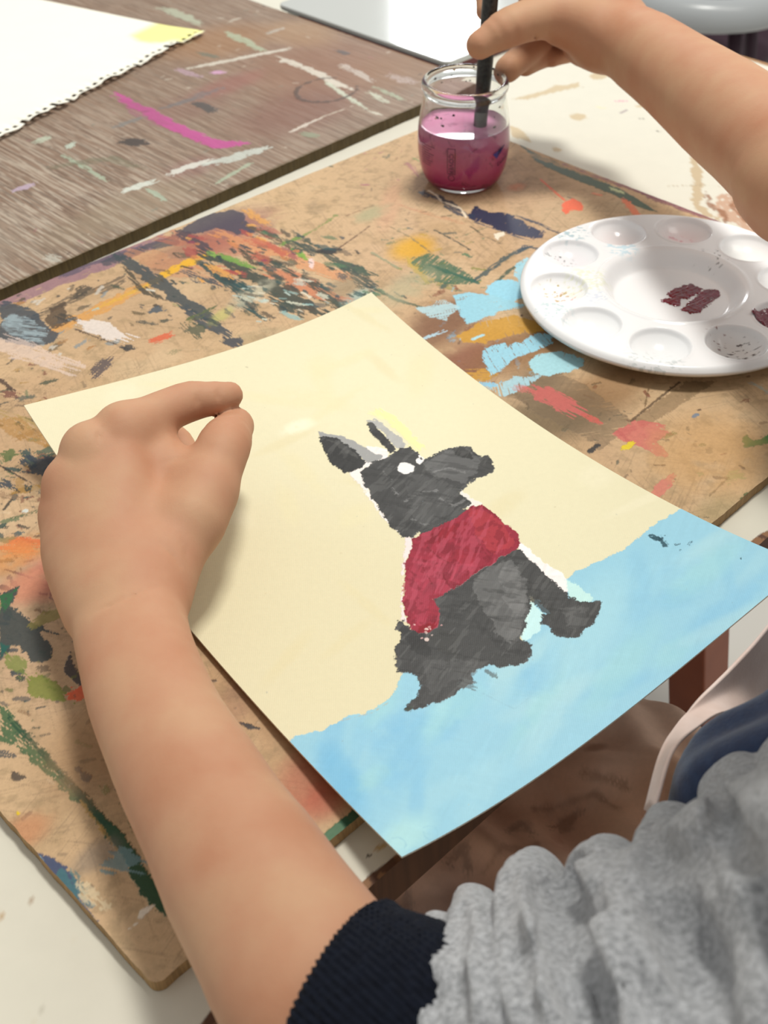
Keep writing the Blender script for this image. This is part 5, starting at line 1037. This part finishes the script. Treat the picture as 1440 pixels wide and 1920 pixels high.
limbs.append(chain([K2, (-0.1001,0.4912,0.0670), (-0.0873,0.4962,0.0660), (-0.0779,0.5019,0.0640)], [.0115, .0104, .0088, .0070], 0.006))
limbs.append(chain([K3, (-0.1308,0.5070,0.0450), (-0.1122,0.5111,0.0300), (-0.1040,0.5020,0.0260)], [.0110, .0095, .0080, .0068], 0.006))
limbs.append(chain([K4, (-0.1481,0.4919,0.0360), (-0.1282,0.4890,0.0270), (-0.1148,0.4800,0.0250)], [.0108, .0092, .0078, .0068], 0.006))
limbs.append(chain([K5, (-0.1518,0.4668,0.0300), (-0.1372,0.4628,0.0240), (-0.1261,0.4585,0.0220)], [.0098, .0082, .0070, .0062], 0.006))
limbs.append(chain([(-0.0904,0.4257,0.0480), (-0.0821,0.4520,0.0540), (-0.0787,0.4678,0.0570), (-0.0757,0.4941,0.0500)], [.0145, .0132, .0134, .0098], 0.008))
# --- left upper arm, torso, right arm
base += chain([LEL, (0.0421,0.1680,0.0550), (0.0801,0.1691,0.0780), (0.1162,0.1728,0.1120), LSH], [.030, .027, .027, .030, .034], 0.015)
base += [Ell(W(0.263, -0.205, 0.08), (.085, .085, .13), 0.05), Ell(W(0.263, -0.215, -0.12), (.085, .085, .15), 0.05), Ell(W(0.263, -0.225, -0.25), (.10, .10, .08), 0.05)]
base += chain([LSH, W(0.263, -0.20, 0.185), RSH], [.036, .045, .036], 0.04)
base += chain([RSH, REL, (0.2427,0.6651,0.1080), (0.2292,0.7257,0.1060), (0.2006,0.8363,0.1030), (0.1786,0.9018,0.1020)], [.038, .0350, .0352, .0338, .0290, .0250], 0.014)
# thighs, shins and shoes side by side under the table
for a_ in (0.205, 0.325):
    base += chain([W(a_+(a_-.263)*.2, -0.22, -0.25), W(a_, 0.10, -0.235)], [.062, .045], 0.03)
    base += chain([W(a_, 0.10, -0.235), W(a_, 0.09, -0.48), W(a_, 0.06, -0.68)], [.045, .040, .028], 0.02)
    base += chain([W(a_, 0.05, -0.722), W(a_, 0.17, -0.735)], [.030, .021], 0.02)
# neck and head, bent over the work
hc = np.array(W(0.263, -0.12, 0.345))
base += chain([W(0.263, -0.19, 0.17), W(0.263, -0.14, 0.29)], [.040, .036], 0.03)
fwd = np.array([-SY, CY, 0])*0.80+np.array([0, 0, -0.60]); rgt = np.array([CY, SY, 0.0]); upv = np.cross(rgt, fwd)
HR = np.stack([rgt, fwd, upv], 1)
def hp(x, y, z): return hc+HR@np.array([x, y, z])
base += [Ell(hc, (.070, .086, .092), 0.02, HR), Ell(hp(0, .035, -.050), (.046, .045, .045), 0.03, HR), Cone(hp(0, .083, .0), hp(0, .098, -.024), .006, .010, 0.012),
         Cone(hp(-.018, .082, -.048), hp(.018, .082, -.048), .005, .005, .008), Cone(hp(-.020, .080, -.056), hp(.020, .080, -.056), .0045, .0045, .006),
         Cone(hp(-.070, -.002, -.02), hp(-.074, -.008, .012), .009, .011, .006), Cone(hp(.070, -.002, -.02), hp(.074, -.008, .012), .009, .011, .006)]
cut = [Ell(hp(-.030, .092, .012), (.014, .012, .009), .012, HR), Ell(hp(.030, .092, .012), (.014, .012, .009), .012, HR)]
base += [Ell(hp(-.029, .071, .012), (.0115, .0115, .0115), .003, HR), Ell(hp(.029, .071, .012), (.0115, .0115, .0115), .003, HR)]
# --- right hand closed round the brush
RW = (0.1753,0.9057,0.1015)
R2, R3, R4, R5 = (0.1239,0.9210,0.1493), (0.1383,0.9352,0.1381), (0.1513,0.9441,0.1256), (0.1633,0.9463,0.1129)
base += chain([RW, R2], [.0220, .0125], 0.016) + chain([RW, R3], [.0215, .0120], 0.016) + chain([RW, R4], [.0205, .0115], 0.016) + chain([RW, R5], [.0190, .0110], 0.016)
base += chain([(0.1642,0.8876,0.1065), (0.1406,0.8870,0.1164)], [.0215, .0180], 0.016)
base += chain([(0.1698,0.9045,0.0954), (0.1554,0.9114,0.0881)], [.0150, .0110], 0.012)
limbs.append(chain([(0.1406,0.8880,0.1176), (0.1254,0.8831,0.1210), (0.0984,0.8692,0.1189), (0.0759,0.8590,0.1102)], [.0175, .0155, .0138, .0100], 0.010))
limbs.append(chain([R2, (0.0943,0.9370,0.1479), (0.0866,0.9312,0.1291), (0.0846,0.9140,0.1154)], [.0120, .0100, .0088, .0078], 0.006))
limbs.append(chain([R3, (0.1233,0.9666,0.1133), (0.1310,0.9359,0.0904), (0.1006,0.8950,0.0785)], [.0118, .0105, .0118, .0098], 0.006))
limbs.append(chain([R4, (0.1399,0.9764,0.1018), (0.1460,0.9446,0.0805), (0.1160,0.9135,0.0752)], [.0112, .0098, .0108, .0090], 0.006))
limbs.append(chain([R5, (0.1586,0.9678,0.0919), (0.1606,0.9424,0.0780), (0.1376,0.9234,0.0760)], [.0105, .0088, .0088, .0072], 0.006))
# creases at the wrist, between the knuckles and on the finger joints: fine grooves on the surface
creases = [([(-0.1276,0.3587,0.0527),(-0.1193,0.3598,0.0565),(-0.1105,0.3635,0.0583),(-0.0998,0.3710,0.0563)], .0009), ([(-0.1009,0.3971,0.0588),(-0.0949,0.3924,0.0552),(-0.0909,0.3881,0.0506)], .0010), ([(-0.0930,0.4049,0.0567),(-0.0894,0.3965,0.0511),(-0.0889,0.3914,0.0486)], .0009),
           ([(-0.0912,0.4891,0.0745),(-0.0917,0.4861,0.0721),(-0.0906,0.4851,0.0675)], .0007), ([(-0.0810,0.4953,0.0730),(-0.0817,0.4916,0.0711),(-0.0811,0.4901,0.0682)], .0007), ([(-0.1040,0.4675,0.0666),(-0.1012,0.4668,0.0638),(-0.0994,0.4603,0.0641)], .0009), ([(-0.1054,0.4481,0.0635),(-0.0993,0.4506,0.0639),(-0.0940,0.4499,0.0649)], .0006),
           ([(0.1023,0.8565,0.1231),(0.1010,0.8554,0.1177),(0.1030,0.8578,0.1123)], .0007), ([(0.1134,0.8608,0.1207),(0.1149,0.8631,0.1139),(0.1232,0.9110,0.0921)], .0007), ([(0.1249,0.8665,0.1170),(0.1274,0.8705,0.1103),(0.1306,0.8741,0.1051)], .0007), ([(-0.1336,0.4555,0.0804),(-0.1335,0.4506,0.0794),(-0.1336,0.4462,0.0774)], .0012)]
cut += [q for pts, r_ in creases if pts for q in chain(pts, [r_*.2]+[r_]*(len(pts)-2)+[r_*.2], 0.0016)]
body_f = Field(base, limbs, 0.008, 0.0013, cut); body_f.mg = 0.055
v, f = skin(body_f, (-0.26, 0.0, -0.76), (0.56, 1.02, 0.47), 0.0016)
person = empty('person', W(0.263, -0.22, -0.757), YAW)
tag(person, 'child in grey sweatshirt and stained apron, left fist on painting, right hand holding a brush', 'person')
mesh_obj('body', v, f, m_skin, person)

# hair: a cap over the head
m_hair = mat('brown_hair', '#3a261b', 0.55, noise=(60, '#5a3c2a', 0.6), bump=(220, 0.6, 0.002))
hf = Field([Ell(hp(0, -.012, .018), (.079, .090, .090), 0.02, HR), Ell(hp(0, -.035, -.02), (.074, .068, .080), 0.03, HR)], cut=[Ell(hp(0, .095, -.045), (.080, .075, .085), .015, HR)],
           disp=lambda P_: 0.0015*np.sin((P_-hc)@HR[:, 0]*420+4*np.sin((P_-hc)@HR[:, 2]*40)))
v, f = skin(hf, hc-0.14, hc+0.14, 0.003); mesh_obj('hair', v, f, m_hair, person)

# --- navy ribbed cuff round the left forearm
m_navy = mat('navy_rib_knit', '#0b0f1a', 0.9, noise=(300, '#141a28', 0.5), sheen=0.05, spec=0.15)
def axis_frame(p, q):
    p = np.array(p); q = np.array(q); d = (q-p)/np.linalg.norm(q-p); x = np.cross(d, [0, 0, 1]); x /= np.linalg.norm(x); return p, d, x, np.cross(d, x)
c0 = np.array((-0.0246,0.2012,0.0480)); c1 = np.array((0.0029,0.1700,0.0560)); c2 = np.array((0.0245,0.1541,0.0620))
p_, d_, x_, y_ = axis_frame(c0, c1)
def rib(P_):
    q = P_-p_; ph = np.arctan2(q@y_, q@x_); s = q@d_
    return 0.0006*np.clip(np.cos(ph*88)*1.4, -1, 1)
cuff = Field(chain([(-0.0641,0.2693,0.0460), (-0.0439,0.2343,0.0470), (-0.0194,0.1935,0.0500), (-0.0036,0.1745,0.0540)], [.0238, .0268, .0295, .032], 0.016)+chain([(-0.0504,0.2227,0.0440), (-0.0241,0.1830,0.0480), LEL], [.0282, .0318, .034], 0.016)
             +chain([LEL, (0.0192,0.1680,0.0560), (0.0415,0.1664,0.0620)], [.033, .0315, .031], 0.016), cut=[], disp=rib)
class Half:      # everything behind a plane
    def __init__(s, p, n, k): s.p = np.array(p); n = np.array(n); s.n = n/np.linalg.norm(n); s.k = k
    def __call__(s, P_): return (P_-s.p)@s.n
cuff.cut = [Half((-0.0143,0.1923,0.0600), (.84, -.52, 0.12), 0.004)]
v, f = skin(cuff, np.minimum(c0, c2)-0.09, np.maximum(c0, c2)+0.09, 0.0009 if True else 0.002); mesh_obj('cuff', v, f, m_navy, person)

# --- grey sweatshirt sleeve, pushed up in thick rolls
def fleece():
    m, nt, p = new_mat('grey_fleece')
    tc = nd(nt, 'ShaderNodeTexCoord')
    t = nd(nt, 'ShaderNodeTexNoise'); t.inputs['Scale'].default_value = 1500; t.inputs['Detail'].default_value = 3; t.inputs['Roughness'].default_value = 0.7
    t2 = nd(nt, 'ShaderNodeTexNoise'); t2.inputs['Scale'].default_value = 520; t2.inputs['Detail'].default_value = 6
    for q in (t, t2): nt.links.new(tc.outputs['Object'], q.inputs['Vector'])
    a = nd(nt, 'ShaderNodeMath', operation='MULTIPLY_ADD'); a.inputs[1].default_value = 0.6; nt.links.new(t.outputs[0], a.inputs[0]); nt.links.new(t2.outputs[0], a.inputs[2])
    r = nd(nt, 'ShaderNodeValToRGB'); nt.links.new(a.outputs[0], r.inputs[0]); e = r.color_ramp.elements
    e[0].position = 0.60; e[0].color = (*lin('#85878b'), 1); e[1].position = 1.0; e[1].color = (*lin('#c2c4c8'), 1)
    nt.links.new(r.outputs[0], p.inputs['Base Color']); p.inputs['Roughness'].default_value = 0.95
    p.inputs['Sheen Weight'].default_value = 0.45; p.inputs['Sheen Roughness'].default_value = 0.6; p.inputs['Specular IOR Level'].default_value = 0.1
    b = nd(nt, 'ShaderNodeBump'); b.inputs['Strength'].default_value = 0.9; b.inputs['Distance'].default_value = 0.0012
    nt.links.new(a.outputs[0], b.inputs['Height']); nt.links.new(b.outputs[0], p.inputs['Normal'])
    return m
m_fleece = fleece()
S0, S1, S2 = np.array((0.0195,0.1753,0.0600)), np.array((0.0600,0.1606,0.1050)), np.array(LSH)
core = chain([(0.0218,0.1801,0.0500), (0.0648,0.1705,0.0760), (0.1130,0.1744,0.1150), S2, W(0.19, -0.19, 0.165)], [.031, .035, .040, .046, .05], 0.02)
# rolls: each a bulging fold running over the arm, from the far side to the near side
def roll(pts, rad): return chain(pts, rad, 0.012)
rolls = [
 roll([(0.0160,0.2115,0.0450), (0.0155,0.1902,0.0700), (0.0151,0.1676,0.0840), (0.0154,0.1552,0.0840), (0.0175,0.1463,0.0700)], [.0075, .0085, .0090, .0090, .009]),
 roll([(0.0288,0.2202,0.0450), (0.0249,0.1978,0.0720), (0.0248,0.1724,0.0900), (0.0269,0.1532,0.0940), (0.0303,0.1418,0.0800)], [.0088, .0098, .0105, .0105, .011]),
 roll([(0.0497,0.2296,0.0500), (0.0426,0.2008,0.0820), (0.0401,0.1743,0.1010), (0.0423,0.1550,0.1080), (0.0465,0.1386,0.1000)], [.0100, .0115, .0118, .012, .013]),
 roll([(0.0742,0.2277,0.0600), (0.0632,0.2010,0.0900), (0.0631,0.1709,0.1120), (0.0654,0.1485,0.1200), (0.0679,0.1294,0.1200)], [.0105, .0125, .0140, .0145, .015]),
 roll([(0.0956,0.2327,0.0700), (0.0849,0.1997,0.1000), (0.0826,0.1675,0.1200), (0.0835,0.1417,0.1300), (0.0853,0.1221,0.1300)], [.0100, .0120, .0125, .013, .014]),
 roll([(0.1179,0.2401,0.0800), (0.1047,0.1987,0.1120), (0.0984,0.1649,0.1320), (0.0972,0.1381,0.1420), (0.0981,0.1176,0.1400)], [.0130, .0145, .0155, .016, .018]),
 roll([(0.1388,0.2393,0.0950), (0.1281,0.2005,0.1220), (0.1174,0.1634,0.1440), (0.1121,0.1358,0.1560)], [.016, .019, .021, .021])]
wob = lambda P_: 0.0014*(np.sin(P_[:, 0]*130+2*np.sin(P_[:, 1]*70))*np.sin(P_[:, 2]*120+P_[:, 1]*90))+0.0006*np.sin(P_[:, 0]*300+P_[:, 1]*210)*np.sin(P_[:, 2]*260-P_[:, 0]*120)
folds = [([(0.0208,0.1996,0.0818),(0.0169,0.1822,0.0938),(0.0165,0.1662,0.0993),(0.0175,0.1540,0.1007)], .0040), ([(0.0353,0.2056,0.0896),(0.0310,0.1848,0.1065),(0.0309,0.1667,0.1124),(0.0339,0.1469,0.1145)], .0050), ([(0.0579,0.2042,0.1026),(0.0523,0.2042,0.0912),(0.0478,0.1857,0.1042),(0.0472,0.1647,0.1181),(0.0510,0.1484,0.1221),(0.0523,0.1394,0.1263)], .0058),
         ([(0.0478,0.1857,0.1042),(0.0495,0.1779,0.1112),(0.0524,0.1749,0.1205),(0.0551,0.1850,0.1163)], .0042), ([(0.0808,0.2177,0.0972),(0.0738,0.1848,0.1281),(0.0751,0.1685,0.1315),(0.0762,0.1523,0.1360),(0.0769,0.1308,0.1431)], .0056), ([(0.1063,0.2379,0.0938),(0.0860,0.1713,0.1570),(0.0867,0.1536,0.1608),(0.0899,0.1410,0.1569)], .0050),
         ([(0.0259,0.1799,0.0976),(0.0258,0.1641,0.1058),(0.0286,0.1533,0.1062)], .0026), ([(0.0388,0.1742,0.1158),(0.0399,0.1608,0.1201),(0.0431,0.1519,0.1199)], .0028), ([(0.0600,0.1676,0.1289),(0.0598,0.1531,0.1335),(0.0637,0.1415,0.1340)], .0024), ([(0.0821,0.1896,0.1346),(0.0815,0.1814,0.1369),(0.0817,0.1675,0.1437)], .0026), ([(0.0589,0.1476,0.1331),(0.0635,0.1373,0.1343)], .0034), ([(0.0096,0.1787,0.0883),(0.0101,0.1689,0.0913),(0.0109,0.1574,0.0938)], .0022)]
slv = Field(core, rolls, 0.003, 0.0012, cut=[q for pts, r_ in folds if pts for q in chain(pts, [r_*.45]+[r_*1.45]*(len(pts)-2)+[r_*.8], 0.003)], disp=wob)
v, f = skin(slv, (-0.03, 0.02, -0.02), (0.28, 0.32, 0.30), 0.0016); mesh_obj('sweatshirt_sleeve', v, f, m_fleece, person)
# right sleeve, rolled above the elbow, and the grey body of the sweatshirt behind
R_ = np.array(REL); R0 = np.array(RSH)
rs_ = Field(chain([R0, R0+(R_-R0)*0.70], [.052, .048], 0.02), [chain([R0+(R_-R0)*t+np.array([.02, 0, .01])*(-1)**i, R0+(R_-R0)*t+np.array([-.02, .01, .0])*(-1)**i], [.046, .046], .01) for i, t in enumerate((.35, .5, .62, .7))], 0.02, 0.004)
v, f = skin(rs_, np.minimum(R0, R_)-0.08, np.maximum(R0, R_)+0.08, 0.003); mesh_obj('sweatshirt_sleeve', v, f, m_fleece, person)
m_knit = mat('navy_cotton', '#1c2f52', 0.8, noise=(260, '#2a4268', 0.6), sheen=0.3, bump=(700, 0.4, 0.0006))
tor = Field([Ell(W(0.263, -0.205, 0.08), (.105, .100, .135), 0.05), Ell(W(0.263, -0.215, -0.11), (.105, .105, .16), 0.05)]+chain([W(0.19, -0.19, 0.17), W(0.263, -0.19, 0.195), W(0.335, -0.19, 0.17)], [.050, .055, .050], 0.04),
            [chain([(0.1080,0.2537,0.0450), (0.1139,0.2656,0.0560), (0.1234,0.2715,0.0660), (0.1376,0.2728,0.0730), (0.1556,0.2735,0.0800)], [.008, .0105, .0115, .012, .012], .01), chain([(0.1098,0.2525,0.0500), (0.1165,0.2558,0.0660), (0.1312,0.2530,0.0800), (0.1470,0.2517,0.0900)], [.010, .012, .014, .014], .01)], 0.012, 0.006,
            disp=lambda P_: 0.0025*np.sin(P_[:, 2]*95+3*np.sin(P_[:, 0]*30))*np.sin(P_[:, 0]*40-P_[:, 1]*30))
v, f = skin(tor, np.array(W(0.263, -0.2, 0))-[0.2, 0.2, 0.30], np.array(W(0.263, -0.2, 0))+[0.2, 0.2, 0.28], 0.003); mesh_obj('sweatshirt_body', v, f, m_knit, person)
m_jean = mat('dark_trousers', '#232733', 0.85, noise=(200, '#2f3645', 0.5))
lg = Field([q for a_ in (0.205, 0.325) for q in chain([W(a_+(a_-.263)*.2, -0.22, -0.25), W(a_, 0.10, -0.235)], [.066, .048], 0.03)+chain([W(a_, 0.10, -0.235), W(a_, 0.09, -0.48), W(a_, 0.06, -0.68)], [.048, .045, .040], 0.02)])
v, f = skin(lg, np.array(W(0.263, -0.06, -0.45))-[0.28, 0.28, 0.30], np.array(W(0.263, -0.06, -0.45))+[0.28, 0.28, 0.30], 0.005); mesh_obj('trousers', v, f, m_jean, person)
m_shoe = mat('white_trainer', '#c9c8c4', 0.6)
for a_ in (0.205, 0.325):
    sh = Field(chain([W(a_, 0.045, -0.722), W(a_, 0.17, -0.733)], [.0345, .0235], 0.02)); c_ = np.array(W(a_, 0.1, -0.72))
    v, f = skin(sh, c_-0.12, c_+0.12, 0.004); v[:, 2] = np.maximum(v[:, 2], -0.7568); mesh_obj('shoe', v, f, m_shoe, person)

# --- apron: bib over the chest and the skirt over the lap
def catmull(P4, t):
    a, b, c, d = P4; return 0.5*((2*b)+(-a+c)*t+(2*a-5*b+4*c-d)*t*t+(-a+3*b-3*c+d)*t**3)
def resample(pts, n):
    pts = [np.array(p, float) for p in pts]; ext = [2*pts[0]-pts[1]]+pts+[2*pts[-1]-pts[-2]]; out = []
    for i in range(n):
        u = i/(n-1)*(len(pts)-1); k = min(int(u), len(pts)-2); out.append(catmull(ext[k:k+4], u-k))
    return out
def cloth(name, grid, nu, nv, mat_, parent, thick=0.0012, ripple=0.0):
    rows = [resample(r_, nu) for r_ in grid]; cols = [resample([rows[j][i] for j in range(len(rows))], nv) for i in range(nu)]
    vs = np.array([[cols[i][j] for i in range(nu)] for j in range(nv)])
    if ripple: vs[..., 2] += ripple*(fbm(vs[..., 0]*38, vs[..., 1]*38, 3, 31)-0.5)
    ii, jj = np.meshgrid(np.arange(nv-1), np.arange(nu-1), indexing='ij'); k = ii*nu+jj
    F = np.stack([k, k+1, k+nu+1, k+nu], -1).reshape(-1, 4).astype(np.int32)
    o = mesh_obj(name, vs.reshape(-1, 3), F, mat_, parent); s = o.modifiers.new('thickness', 'SOLIDIFY'); s.thickness = thick; s.offset = 0
    return o
bib = [[(0.0915,0.2515,0.0554), (0.0922,0.2495,0.0615), (0.0917,0.2435,0.0681)],
       [(0.1047,0.2849,0.0438), (0.1061,0.2835,0.0466), (0.1058,0.2763,0.0559)],
       [(0.1152,0.3018,0.0402), (0.1192,0.3028,0.0408), (0.1207,0.2973,0.0429)],
       [(0.1281,0.3196,0.0339), (0.1349,0.3234,0.0268), (0.1383,0.3183,0.0266)],
       [(0.1525,0.3470,0.0264), (0.1608,0.3536,0.0059), (0.1662,0.3504,-0.0091)],
       [(0.1687,0.3624,0.0318), (0.1803,0.3735,-0.0004), (0.1985,0.3839,-0.0466)],
       [(0.1938,0.3864,0.0453), (0.2216,0.4129,-0.0102), (0.2622,0.4419,-0.0969)]]
m_bibm = mat('pale_apron', '#dccbc4', 0.8, noise=(22, '#c2a698', 0.7), bump=(480, 0.3, 0.0004))
cloth('apron_bib', bib, 24, 60, m_bibm, person, 0.0014, 0.003)
def lap_z(a, b):
    z = -0.160-0.35*np.clip(b+0.02, 0, 1)*0.3
    z = z-0.030*(1-np.exp(-((a-0.205)/0.055)**2)-np.exp(-((a-0.325)/0.055)**2)+np.exp(-((0.12)/0.055)**2))
    z = z-1.3*np.clip(0.135-a, 0, 1)-1.3*np.clip(a-0.382, 0, 1)
    z = z+0.010*(fbm(a*34+b*10, b*20, 3, 21)-0.5)+0.0045*np.sin(b*70+a*80+3*fbm(a*18, b*18, 2, 22))+0.003*np.sin(a*150-b*60+4*fbm(a*14, b*14, 2, 27))+0.10*np.clip(-b-0.09, 0, .06)
    return z
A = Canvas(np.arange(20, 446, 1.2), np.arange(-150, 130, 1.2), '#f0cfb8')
A.cloud((230, 20), 150, 60, 0, '#d69c78', 0.7, 0.7, 26); A.cloud((300, -30), 100, 40, 0, '#dca884', 0.7, 0.7, 20); A.cloud((160, 10), 60, 40, 0, '#dcc0b2', 0.6, 0.7, 30); A.cloud((130, -20), 50, 60, 0, '#e2c6b8', 0.8, 0.75, 30)  # brown clouds mid-lap; the pale left ones paint soft light into the cloth
for i_ in range(16):
    r = random.Random(i_+300); A.cloud((r.uniform(120, 420), r.uniform(-110, 90)), r.uniform(14, 40), r.uniform(5, 14), r.uniform(0, 3), r.choice(['#6e4a38', '#8a5a40', '#5c4a44', '#c8927a', '#e0c8bc']), 0.6, 0.55, 7)
for p, w_, c in (([(196.1,30.2),(206.3,29.7),(200.8,20.7)], 7, '#4c423e'), ([(235.6,20.0),(245.0,18.2),(241.4,9.2)], 7, '#55463c'), ([(263.0,7.8),(274.4,1.4)], 10, '#6a4c3c'), ([(204.5,12.2),(220.4,10.7),(235.4,0.4)], 3, '#7a5440'), ([(294.4,13.3),(305.7,-8.9)], 5, '#7c563e'), ([(263.0,23.5),(289.7,1.9),(289.4,-13.6)], 3, '#6c4836'), ([(171.3,40.8),(165.4,32.9)], 6, '#5c5658')):
    A.stroke(p, w_, c, 0.4, rough=3, dry=0.15, soft=2.5)
m_skirt = painted_mat('stained_apron_cloth', 0.8, 0.7, 300, 0.06, 0.4)
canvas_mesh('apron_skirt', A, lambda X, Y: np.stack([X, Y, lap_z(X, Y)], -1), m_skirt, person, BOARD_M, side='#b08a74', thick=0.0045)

# stool the child sits on
m_sw = mat('seat_wood', '#8c6242', 0.5, noise=(20, '#6f4a30', 0.6))
seat = empty('stool', W(0.263, -0.235, -0.757), YAW); tag(seat, 'wooden stool under the seated child', 'stool')
v, f = lathe(smoothprof([(0, -0.345), (0.15, -0.345), (0.158, -0.352), (0.158, -0.366), (0.15, -0.372), (0, -0.372)]), 48)
cs = W(0.263, -0.235, 0); mesh_obj('seat', v, [tuple(reversed(q)) for q in f], m_sw, seat, True, Matrix.Translation(cs))
for k in range(4):
    a = math.radians(45+90*k)+YAW; v, f = tube([(cs[0]+.10*math.cos(a), cs[1]+.10*math.sin(a), -.371), (cs[0]+.15*math.cos(a), cs[1]+.15*math.sin(a), -.757)], [.016, .013], 14); mesh_obj('leg', v, f, m_sw, seat)
